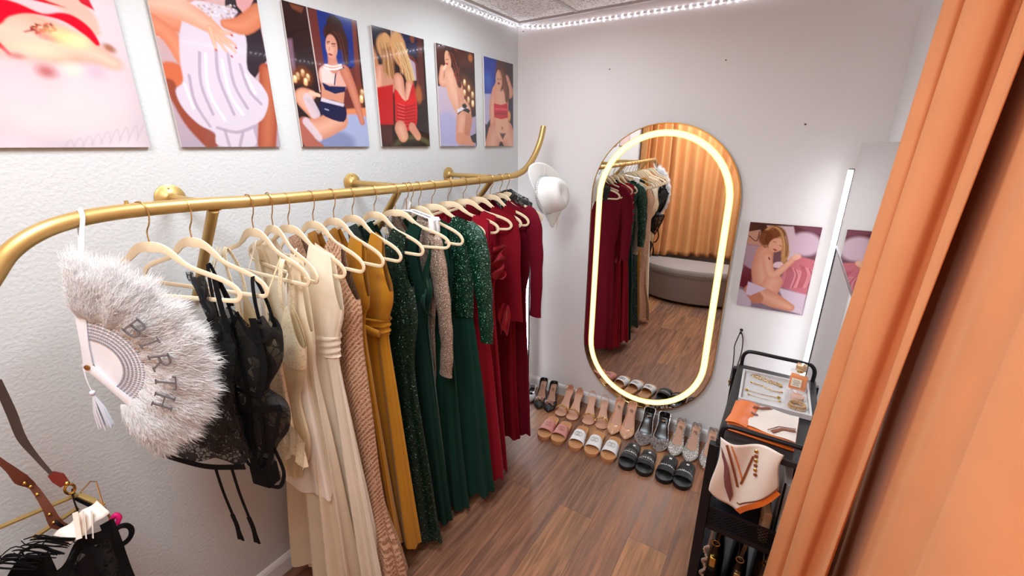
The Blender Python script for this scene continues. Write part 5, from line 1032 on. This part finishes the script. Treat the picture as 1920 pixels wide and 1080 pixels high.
tag(mb.build('bead_strap', plain('pale_beads', '#cdb6a2', .3, .3), t), kind='stuff'); MB().box((-.012, -.012, 0), (.012, .012, .03), .005).build('purse_body', M['cscarf'], t)
# strap loop on the back wall
t = thing('leather_strap', 'thin dark strap loop with a gold clasp hanging on the back wall behind the trolley', 'strap', (1.455, 0, .77))
MB().lathe([(0, 0), (.008, 0), (.008, .003), (.003, .004), (.003, .045), (.006, .050), (0, .052)], (0, 0, 0), 14, (0, -1, 0)).build('wall_hook', M['black_metal'], t)
MB().sweep(smooth_path([(0, -.038, .006), (.016, -.040, -.035), (.021, -.045, -.110), (.012, -.05, -.20), (-.004, -.05, -.285), (-.010, -.05, -.33), (-.010, -.045, -.29), (-.008, -.045, -.21), (-.013, -.042, -.13), (-.017, -.040, -.085), (-.008, -.038, -.03), (0, -.038, .006)], 5), RECT(.0028, .0012)).build('strap', plain('dark_brown_leather', '#3c2a22', .5), t)
MB().tube([(-.008+.009*math.cos(a_), -.052, -.300+.009*math.sin(a_)) for a_ in np.linspace(0, 2*PI, 16)[:-1]], .0022, 6, closed=True).build('clasp', M['goldshine'], t)

# ------------------------------------------------------------ shoes
def sole_curve(s, heel): # height of the foot bed along 0 (heel) .. 1 (toe)
    k = max(0, min(1, (s-.12)/.56)); return heel*(1-(k*k*(3-2*k)))+.004
def wprof(s, heelw=.026, mid=.024, ball=.040, point=True):
    x = [0, .006, .02, .05, .09, .15, .35, .62, .74, .86, .95, 1.0]; y = [.001, heelw*.34, heelw*.6, heelw*.86, heelw*.96, heelw, mid, ball*.97, ball, ball*.78, ball*.40, ball*.03]
    w_ = float(np.interp(s, x, y))
    if not point and s > .78: w_ = ball*math.sqrt(max(0, 1-((s-.78)/.2201)**2.3))
    return w_
def along(s, L): return -L*s
def pump(name, label, hx_, hy_, tx_, ty_, outer, inner, heel=.085, group=None, stones=None, bow=False, flat=False, wk=1.14):
    L = math.hypot(tx_-hx_, ty_-hy_); rz = math.atan2(tx_-hx_, -(ty_-hy_)); t = thing(name, label, 'shoe', (hx_, hy_, 0), rz, group)
    P = smooth_path([(s, wprof(s)*wk, 0) for s in np.linspace(0, 1, 22)], 2); 
    def upper(u, v, off=0.0):
        s = v if v > .12 else v*v/.12; w_ = wprof(s)*wk; zb = sole_curve(s, heel); hh = float(np.interp(s, [0, .1, .3, .5, .62, .8, .93, 1], [.055, .054, .040, .036, .042, .036, .022, .008]))
        op = float(np.interp(s, [0, .06, .3, .5, .60, .66, .70], [1.35, 1.25, 1.22, 1.15, .85, .45, .0]))
        a_ = op+(2*PI-2*op)*u; zc = .5+.5*math.cos(a_); xx = w_*math.sin(a_)*(1 if abs(a_-PI) > .0 else 1)
        return (xx*(1-off), along(s, L), zb+hh*zc*(1.0-off*.2)+off*.01)
    o = MB().grid(upper, 27, 60).build('upper', outer, t, weld=True); md = o.modifiers.new('thickness', 'SOLIDIFY'); md.thickness = .0022; md.offset = -1
    MB().grid(lambda u, v: ((2*u-1)*wprof(.02+.76*v)*wk*.86, along(.02+.76*v, L), sole_curve(.02+.76*v, heel)+.007+.004*(2*u-1)**2), 7, 30).build('insole', inner, t)
    MB().box((-.009, -.075, heel+.0125), (.009, -.058, heel+.0132)).build('insole_stamp', M['stampc'], t, False)
    hr = .012 if not flat else .020
    MB().grid(lambda u, v: ((.020*(1-v)+hr*.55*v)*math.cos(2*PI*u), -.022-.004*v+(.020*(1-v)+hr*.55*v)*math.sin(2*PI*u), (heel+.006)*(1-v)+.001*v), 18, 8, wu=True).build('heel', outer, t)
    if stones:
        mb = MB(); rg = random.Random(int(hx_*1000))
        for i in range(4200):
            v = rg.random(); u = rg.random()
            if v < .60 and .06 < u < .94 and rg.random() < .75: continue
            q = Vector(upper(u, v)); c0 = Vector((0, q.y, sole_curve(v, heel)+.012)); n_ = (q-c0).normalized(); q += n_*.0012; r = rg.uniform(.0017, .0027)
            if q.z < .004: continue
            mb.add([q+Vector(d)*r for d in ((1, 0, 0), (-1, 0, 0), (0, 1, 0), (0, -1, 0), (0, 0, 1), (0, 0, -1))], [(0, 2, 4), (2, 1, 4), (1, 3, 4), (3, 0, 4), (2, 0, 5), (1, 2, 5), (3, 1, 5), (0, 3, 5)])
        tag(mb.build('stone_trim', stones, t, False), kind='stuff')
    if bow:
        mb = MB()
        for s_ in (-1, 1):
            for k in range(3): mb.ball((s_*(.012+.004*k), -L*.74-.006*k, .050-.006*k), .015, 10, (1, .5, .55))
        mb.ball((0, -L*.76, .050), .009, 10, (1, 1, .8)); mb.build('bow', plain('bronze_bow', '#8a6a58', .25, .5), t)
        mb = MB()
        for k in range(14): mb.ball((.030*math.cos(k*2.4)*.8, -L*.76+.016*math.sin(k*2.4), .056), .0035, 6)
        mb.build('bow_stones', plain('rose_stones', '#d8a8a0', .15, .6), t)
    return t
M['stampc'] = plain('insole_stamp', '#8a6450', .5)
M['nude'] = plain('nude_patent', '#cf9a78', .28, 0, .04); M['nude_in'] = plain('nude_insole', '#d3a084', .55); M['blk_in'] = plain('black_insole', '#0e0d10', .2)
M['blk_shoe'] = plain('black_shoe_satin', '#171314', .35); M['rhine'] = plain('rhinestone', '#c9b9b4', .18, .65); M['glit'] = sequin('silver_glitter', '#b0a49a', '#ffffff', 420, .35, .35, .82); M['tan_in'] = plain('tan_insole', '#c8977a', .5)
pump('embellished_flat', 'black shoe with bronze bow, left one of the pair nearest the corner', .262, -.042, .332, -.262, M['blk_shoe'], M['tan_in'], .085, 'black bow shoes', bow=True, flat=True)
pump('embellished_flat', 'black shoe with bronze bow, right one of the pair nearest the corner', .345, -.042, .408, -.262, M['blk_shoe'], M['tan_in'], .085, 'black bow shoes', bow=True, flat=True)
pump('pump_shoe', 'nude patent pointed pump, left one of the pair under the mirror', .842, -.045, .860, -.262, M['nude'], M['nude_in'], .115, 'nude pumps')
pump('pump_shoe', 'nude patent pointed pump, right one of the pair under the mirror', .922, -.045, .945, -.262, M['nude'], M['nude_in'], .115, 'nude pumps')
pump('pump_shoe', 'black rhinestone studded pump, left one of the pair', 1.036, -.045, 1.047, -.262, M['blk_shoe'], M['blk_in'], .112, 'studded pumps', stones=M['rhine'], wk=1.28)
pump('pump_shoe', 'black rhinestone studded pump, right one of the pair', 1.126, -.045, 1.146, -.262, M['blk_shoe'], M['blk_in'], .112, 'studded pumps', stones=M['rhine'], wk=1.28)
pump('pump_shoe', 'silver glitter pump with tan insole, leftmost of the glitter shoes', 1.232, -.045, 1.232, -.258, M['glit'], M['tan_in'], .108, 'silver glitter pumps')
pump('pump_shoe', 'silver glitter pump with tan insole, middle one of the glitter shoes', 1.318, -.045, 1.316, -.262, M['glit'], M['tan_in'], .108, 'silver glitter pumps')
tt = pump('pump_shoe', 'silver glitter pump with a coral tip, partly behind the trolley post', 1.408, -.045, 1.415, -.275, M['glit'], M['tan_in'], .108, 'silver glitter pumps')
MB().ball((0, -.232, .014), .009, 10, (1.1, 1, .8)).build('coral_tip', plain('coral_paint', '#d8604c', .5), tt)
pump('pump_shoe', 'pale grey shoe with a dark insole mostly hidden behind the velvet gown', .185, -.075, .235, -.245, plain('grey_suede', '#b9b4b4', .8), M['blk_in'], .02, None, flat=True)
def sandal(label, hx_, hy_, tx_, ty_, group, ankle, heel=.085):
    L = math.hypot(tx_-hx_, ty_-hy_); rz = math.atan2(tx_-hx_, -(ty_-hy_)); t = thing('heeled_sandal', label, 'shoe', (hx_, hy_, 0), rz, group); nd = M['nude_in']
    mb = MB()
    def top(s, k): return (k*wprof(s, .026, .022, .040, False), along(s, L), sole_curve(s, heel))
    mb.grid(lambda u, v: (lambda s, a_: (wprof(s, .026, .022, .040, False)*math.cos(a_), along(s, L), sole_curve(s, heel)+(.006 if s < .6 else .010)*(.5+.5*math.sin(a_))))(.5-.5*math.cos(PI*v), 2*PI*u), 16, 50, wu=True)
    mb.build('sole', nd, t)
    MB().grid(lambda u, v: (lambda a_: ((.020*(1-v)+.008*v)*math.cos(a_), -.022+(.019*(1-v)+.008*v)*math.sin(a_), (heel+.004)*(1-v)+.001))(2*PI*u), 14, 6, wu=True).build('heel', nd, t)
    s0 = .74; w_ = wprof(s0, .026, .022, .040, False)
    MB().grid(lambda u, v: (lambda a_: ((w_+.003)*math.cos(a_), along(s0-.055+.10*v, L), .008+.042*math.sin(a_)**.8))(PI*(.0+1.0*u) if 0 < u < 1 else (0.0001 if u == 0 else PI-.0001)), 20, 5).build('toe_strap', nd, t)
    mb = MB(); 
    for k in range(9):
        a_ = PI*(.12+.76*k/8); c_ = Vector(((w_+.005)*math.cos(a_), along(s0, L), .010+.043*math.sin(a_)**.8)); 
        mb.tube([c_+Vector((.0065*math.cos(b_)*abs(math.sin(a_)) , .008*math.sin(b_), .0065*math.cos(b_)*-math.cos(a_)+.002)) for b_ in np.linspace(0, 2*PI, 12)[:-1]], .0017, 6, closed=True)
    mb.build('gold_chain', M['goldshine'], t)
    if ankle:
        MB().grid(lambda u, v: (lambda a_: ((.026+.002*v)*math.cos(a_), -.030+(.030+.002*v)*math.sin(a_), heel+.004+.045*v*max(.15, math.sin(a_))))(PI*u), 18, 6).build('heel_cup', nd, t)
        MB().sweep([(.030*math.cos(a_), -.036+.034*math.sin(a_), heel+.042) for a_ in np.linspace(0, 2*PI, 26)[:-1]], RECT(.0008, .0028), True, (0, 0, 1)).build('ankle_strap', nd, t)
    else:
        MB().sweep(smooth_path([(.024, -.075, heel-.002), (.027, -.040, heel+.030), (.014, -.008, heel+.050), (-.014, -.008, heel+.050), (-.027, -.040, heel+.030), (-.024, -.075, heel-.002)], 6), RECT(.0008, .0035), upv=(0, 0, 1)).build('slingback', nd, t)
        for s_ in (-.022, .022): MB().sweep(smooth_path([(s_, -.05, heel+.004), (s_*1.1, -.03, heel+.03), (s_*.6, -.012, heel+.055)], 5), RECT(.0008, .003)).build('thin_strap', nd, t)
    return t
sandal('nude ankle-strap sandal with gold chain, left one of its pair', .478, -.045, .490, -.262, 'ankle strap sandals', True)
sandal('nude ankle-strap sandal with gold chain, right one of its pair', .548, -.045, .576, -.262, 'ankle strap sandals', True)
sandal('nude slingback sandal with gold chain, left one of its pair', .640, -.045, .692, -.248, 'slingback sandals', False)
sandal('nude slingback sandal with gold chain, right one of its pair', .728, -.045, .783, -.242, 'slingback sandals', False)
M['cork'] = plain('tan_footbed', '#c58f5e', .6, 0, .06); M['cork2'] = plain('tan_sole_edge', '#bd8455', .6); M['pinkband'] = plain('dusty_pink_band', '#c9837c', .55); M['whiteband'] = plain('white_band', '#e9e6e4', .45); M['rub'] = plain('black_rubber', '#151312', .5); M['rub2'] = plain('charcoal_footbed', '#2c2a28', .55); M['blkband'] = plain('black_band', '#120f11', .6); M['whiteink'] = plain('white_print', '#f2efea', .5); M['roseg'] = plain('rose_gold_metal', '#b98c6c', .3, .8)
def slide_outline(L, W_, s): 
    k = float(np.interp(s, [0, .12, .25, .45, .62, .76, 1], [.80, .82, .84, .87, .96, 1.0, 1.0])); e0 = math.sqrt(max(0, 1-(max(0, .13-s)/.13)**2.4)); e1 = math.sqrt(max(0, 1-(max(0, s-.76)/.24)**2.3)); return k*e0*e1*W_/2
def slide_sandal(label, hx_, hy_, tx_, ty_, foot, edge, bandm, group, logo=None, text=None, W_=.086):
    L = math.hypot(tx_-hx_, ty_-hy_)+.012; rz = math.atan2(tx_-hx_, -(ty_-hy_)); t = thing('slide_sandal', label, 'shoe', (hx_, hy_+.004, 0), rz, group)
    S_ = smooth_path([(s, 0, 0) for s in (0, .02, .05, .1, .2, .3, .4, .5, .6, .7, .8, .88, .94, .98, 1)], 3); ss = [.5-.5*math.cos(PI*k/39) for k in range(40)]; ns = len(ss)
    def shell(u, v):
        s = ss[int(round(v*(ns-1)))]; w_ = slide_outline(L, W_, s); prof = [(-.96, 0), (-1.02, .012), (-1, .024), (-.93, .026), (.93, .026), (1, .024), (1.02, .012), (.96, 0)]
        a_, z = prof[int(u*8+.5) % 8]; return (a_*w_, -L*s, z)
    MB().grid(shell, 8, ns, wu=True).build('sole', edge, t)
    MB().grid(lambda u, v: (lambda s: ((2*u-1)*slide_outline(L, W_, s)*.90, -L*s, .0268-.004*(1-(2*u-1)**2)*math.sin(PI*s)**.5))(.03+.94*v), 9, 30).build('footbed', foot, t)
    s0, s1 = .38, .76; H_ = .052
    def bandf(u, v, off=0.0):
        s = s0+(s1-s0)*v; a_ = PI*(1-u); w_ = slide_outline(L, W_, min(1, s))+.003+off; ca, sa = math.cos(a_), math.sin(a_)
        s_adj = s+(.03*(1-sa)) if v < .5 else s-.0*(1-sa)
        return Vector((w_*abs(ca)**.9*(1 if ca > 0 else -1), -L*s_adj, .010+(H_-.012*v+off)*max(0, sa)**.75))
    o = MB().grid(lambda u, v: tuple(bandf(u, v)), 30, 12).build('band', bandm, t); md = o.modifiers.new('thickness', 'SOLIDIFY'); md.thickness = .003; md.offset = -1
    if logo:
        for k in (-1, 1):
            MB().tube([bandf(.5+.062*k+.085*math.cos(b_), .46+.20*math.sin(b_), .0016) for b_ in np.linspace(0, 2*PI, 22)[:-1]], .0011, 6, closed=True).build('link_emblem', logo, t)
            MB().tube([bandf(.5+.062*k+.045*math.cos(b_)*k, .46+.11*math.sin(b_), .0016) for b_ in np.linspace(.9, 5.4, 12)], .0009, 6).build('curved_emblem', logo, t)
    if text:
        for body, v0, sc_, sx in text:
            v_, f_ = text_geo(body, 1.0); xs = [q[0] for q in v_]; wd = max(xs)-min(xs)
            vs = [tuple(bandf(.5+q[0]/wd*sx, v0-q[1]*sc_, .0012)) for q in v_]; 
            MB().add(vs, f_).build('lettering', M['whiteink'], t, False)
    MB().box((-.007, -.034, .0262), (.007, -.022, .0270)).build('size_stamp', M['whiteink'] if foot is M['rub2'] else M['cork2'], t, False)
    return t
G = [('pink slide sandal with linked ring emblem, left one of its pair', (.485, -.309, .512, -.528), 'pinkband', 'pink slides'), ('pink slide sandal with linked ring emblem, right one of its pair', (.580, -.314, .602, -.520), 'pinkband', 'pink slides'),
     ('white slide sandal with linked ring emblem, left one of three', (.690, -.300, .720, -.516), 'whiteband', 'white slides'), ('white slide sandal with linked ring emblem, middle one of three', (.797, -.296, .822, -.514), 'whiteband', 'white slides'), ('white slide sandal with linked ring emblem, right one of three', (.902, -.292, .920, -.504), 'whiteband', 'white slides')]
for lab, q, b_, g_ in G: slide_sandal(lab, *q, M['cork'], M['cork2'], M[b_], g_, M['roseg'] if b_ == 'pinkband' else plain('grey_gold_metal', '#a39a8e', .3, .7) if lab.endswith('left one of three') else bpy.data.materials['grey_gold_metal'], W_=.090)
blk = [('black slide sandal with bold white lettering, left one of its pair', (1.020, -.284, 1.030, -.506), 'black lettered slides', [('DIOG&DIO', .46, .22, .80), ('================', .66, .05, .80), ('================', .26, .05, .76)]),
       ('black slide sandal with bold white lettering, right one of its pair', (1.116, -.296, 1.126, -.498), 'black lettered slides', [('HOISRM', .46, .24, .80), ('================', .66, .05, .80), ('================', .26, .05, .76)]),
       ('black slide sandal with a white script word, left one of its pair', (1.232, -.282, 1.234, -.494), 'black script slides', [('afitude.n', .50, .22, .74)]),
       ('black slide sandal with a white script word, right one of its pair', (1.327, -.282, 1.325, -.488), 'black script slides', [('mitlbm.n', .50, .22, .74)])]
for lab, q, g_, tx in blk: slide_sandal(lab, *q, M['rub2'], M['rub'], M['blkband'], g_, None, tx, W_=.094)

# ------------------------------------------------------------ small gold rack with lingerie at the lower left
t = thing('lingerie_rack', 'angular gold wall rack at the lower left crowded with black lingerie', 'rack', (0, -2.42, .92))
o_ = Vector((0, -2.42, .92)); LP = lambda *q: [Vector(p)-o_ for p in q]
MB().sweep(LP((.20, -2.56, .931), (.20, -2.378, .915)), RECT(.0065, .0022), upv=(0, 0, 1)).build('front_bar', M['gold'], t, False)
MB().sweep(LP((.20, -2.378, .915), (.225, -2.356, .885), (.24, -2.349, .878)), RECT(.0065, .0022), upv=(0, 0, 1)).build('corner_bar', M['gold'], t, False)
MB().sweep(LP((.24, -2.349, .876), (.235, -2.345, .825)), RECT(.0065, .0022), upv=(0, 1, 0)).build('drop_bar', M['gold'], t, False)
MB().sweep(LP((.20, -2.47, .860), (.20, -2.385, .880)), RECT(.0065, .0022), upv=(0, 0, 1)).build('lower_bar', M['gold'], t, False)
MB().tube(LP((.20, -2.372, .918), (.20, -2.35, .934), (.20, -2.341, .926), (.24, -2.349, .880)), .0016, 6).build('wire_loop', M['wire'], t)
MB().sweep(LP((0, -2.555, .929), (.20, -2.555, .929)), RECT(.0065, .0022), upv=(0, 0, 1)).build('wall_arm', M['gold'], t, False)
MB().lathe([(0, 0), (.03, 0), (.03, .005), (0, .007)], (0, -.135, .009), 20, (1, 0, 0)).build('wall_plate', M['gold'], t)
def cloth(name, label, fn, nu, nv, mat, cat='lingerie', group=None, parts=()):
    P0 = Vector(fn(.5, 0)); t = thing(name, label, cat, P0, 0, group); o = MB().grid(lambda u, v: tuple(Vector(fn(u, v))-P0), nu, nv).build('cloth_body', mat, t); md = o.modifiers.new('thickness', 'SOLIDIFY'); md.thickness = .002
    return t, P0
t, P0 = cloth('lace_corset', 'black lace corset with a wide satin edge on the lower left rack', lambda u, v: (.30+.02*math.sin(u*9+v*3)-.02*v, -2.47+.115*u+.012*v, .872-.055*(1-u)-.30*v+.008*math.sin(u*7)), 30, 30, M['black_lace'])
MB().grid(lambda u, v: tuple(Vector((.306+.02*math.sin(u*9), -2.475+.12*u, .880-.052*(1-u)-.034*v))-P0), 24, 4).build('satin_edge', M['black'], t)
MB().grid(lambda u, v: tuple(Vector((.312+.006*math.sin(v*9), -2.375+.026*u, .878-.30*v))-P0), 5, 20).build('side_panel', M['black'], t)
MB().grid(lambda u, v: tuple(Vector((.290+.0*u, -2.48+.13*u, .83-.052*(1-u)-.27*v))-P0), 10, 10).build('lining', fabric('dark_lining', '#1a1113', .8), t)
MB().tube([tuple(Vector((.30+.006*math.sin(a_), -2.345+.020*math.cos(a_), .812+.030*math.sin(a_)))-P0) for a_ in np.linspace(-1.7, 1.9, 20)], .006, 8).build('black_loop', M['black'], t)
tag(MB().tube(smooth_path([(.292, -2.352, .860), (.296, -2.342, .872), (.300, -2.338, .862), (.298, -2.345, .848)], 6), .006, 8).build('pink_ribbon', fabric('hot_pink_satin', '#d8206c', .4)), 'small bright pink satin ribbon at the edge of the lower left rack', 'ribbon')
t, P0 = cloth('satin_bralette', 'white satin strap tangle over the black corset on the lower left rack', lambda u, v: (.27+.03*v, -2.445+.085*u+.01*v, .885+.035*u-.028*v+.004*math.sin(u*12)), 20, 6, M['slip'])
for k in range(3): MB().sweep([tuple(Vector((.285+.004*k, -2.40+.012*k, .925-.006*k))-P0), tuple(Vector((.31, -2.412+.01*k, .87-.008*k))-P0)], RECT(.005, .0008)).build('strap', M['slip'], t, False)
t = thing('strap_bundle', 'bundle of thin black straps and elastic at the left edge of the lower rack', 'lingerie', (.28, -2.50, .86))
for k in range(30):
    y0 = -2.545+.085*random.random(); z0 = .885+.03*random.random()
    P_ = smooth_path([(.26+.04*random.random()-.28, y0+2.50, z0-.86), (.29-.28, y0+.03*random.random()+2.50, z0-.01-.86+.015*random.random()), (.30-.28, y0+.05+2.50, z0-.04-.86)], 4)
    MB().sweep(P_, RECT(random.uniform(.0008, .0028), .0006)).build('strap', M['black'], t, False)
MB().grid(lambda u, v: (.0+.02*math.sin(u*8), -.06+.10*u, .015-.025*(1-u)-.22*v), 14, 10).build('black_cloth', M['black'], t)
for k in range(2): MB().sweep([(.035, -.045, -.045-.03*k), (.035, .0, -.018-.035*k)], RECT(.004, .001)).build('pink_piping', fabric('dusty_pink', '#b8646e', .5) if k == 0 else bpy.data.materials['dusty_pink'], t, False)
t = thing('black_strap', 'black ribbon strap looped over the front corner of the small gold rack', 'strap', (.20, -2.385, .92))
MB().sweep(smooth_path([(.012, -.005, -.085), (.010, -.004, -.02), (0, 0, .010), (-.010, .004, -.02), (.0, .02, -.05), (.012, .036, -.085)], 6), RECT(.007, .0010)).build('ribbon', M['black'], t, False)
lb = plain('brown_leather', '#6a3520', .38, 0, .12); bl = plain('taupe_leather', '#4a3c34', .5)
def studded(label, pts, widths, studs, mat):
    o0 = Vector(pts[0]); t = thing('leather_harness_strap', label, 'strap', o0); P = smooth_path([Vector(p)-o0 for p in pts], 6); sc = np.interp(np.linspace(0, 1, len(P)), np.linspace(0, 1, len(widths)), widths)
    MB().sweep(P, RECT(.01, .0016), scales=[(q, 1) for q in sc], upv=(1, 0, .1)).build('strap', mat, t)
    for s_ in studs:
        q = P[int(s_*(len(P)-1))]+Vector((.004, -.002, 0)); MB().ball(q, .0042, 10).build('gold_stud', M['goldshine'], t)
    return t, o0
t, o0 = studded('brown leather strap with gold studs hanging at the left edge', [(.20, -2.50, 1.17), (.205, -2.463, 1.07), (.205, -2.450, 1.02), (.20, -2.438, .985), (.215, -2.432, .93), (.225, -2.430, .885), (.23, -2.418, .865)], [.55, .6, 1.15, .6, .8, 1.1, .6], (.40, .48, .56, .74, .82), lb)
MB().sweep([Vector(q)-o0 for q in ((.225, -2.430, .892), (.232, -2.422, .870), (.236, -2.412, .862))], RECT(.008, .003)).build('black_tip', M['lacquer'], t)
t, o0 = studded('dark taupe strap ending in a red-brown tab and gold buckle, left edge', [(.20, -2.425, 1.26), (.20, -2.424, 1.18), (.20, -2.425, 1.115), (.20, -2.417, 1.06), (.205, -2.405, 1.0)], [.7, .8, .75, .5, .35], (), bl)
MB().sweep([Vector(q)-o0 for q in ((.205, -2.406, 1.002), (.207, -2.398, .985), (.210, -2.392, .962))], RECT(.011, .003), upv=(1, 0, 0), scales=[(.6, 1), (1.1, 1), (.8, 1)]).build('leather_tab', plain('red_brown_tab', '#7a2418', .35), t)
MB().tube([Vector((.214+.0*a_, -2.388+.0085*math.cos(a_), .947+.013*math.sin(a_)))-o0 for a_ in np.linspace(0, 2*PI, 20)[:-1]], .003, 8, closed=True).build('gold_ring', M['goldshine'], t)
MB().ball(Vector((.213, -2.389, .964))-o0, .006, 10).build('gold_stud', M['goldshine'], t)
t = thing('strap_peg', 'small gold wall peg holding the leather straps at the left edge', 'hook', (0, -2.56, 1.33))
MB().tube([(0, 0, 0), (.20, .06, 0), (.202, .128, -.062)], .004, 8).build('peg', M['gold'], t); MB().tube([(.20, .06, 0), (.20, .05, -.06), (.20, .06, -.155)], .0035, 8).build('side_arm', M['gold'], t)
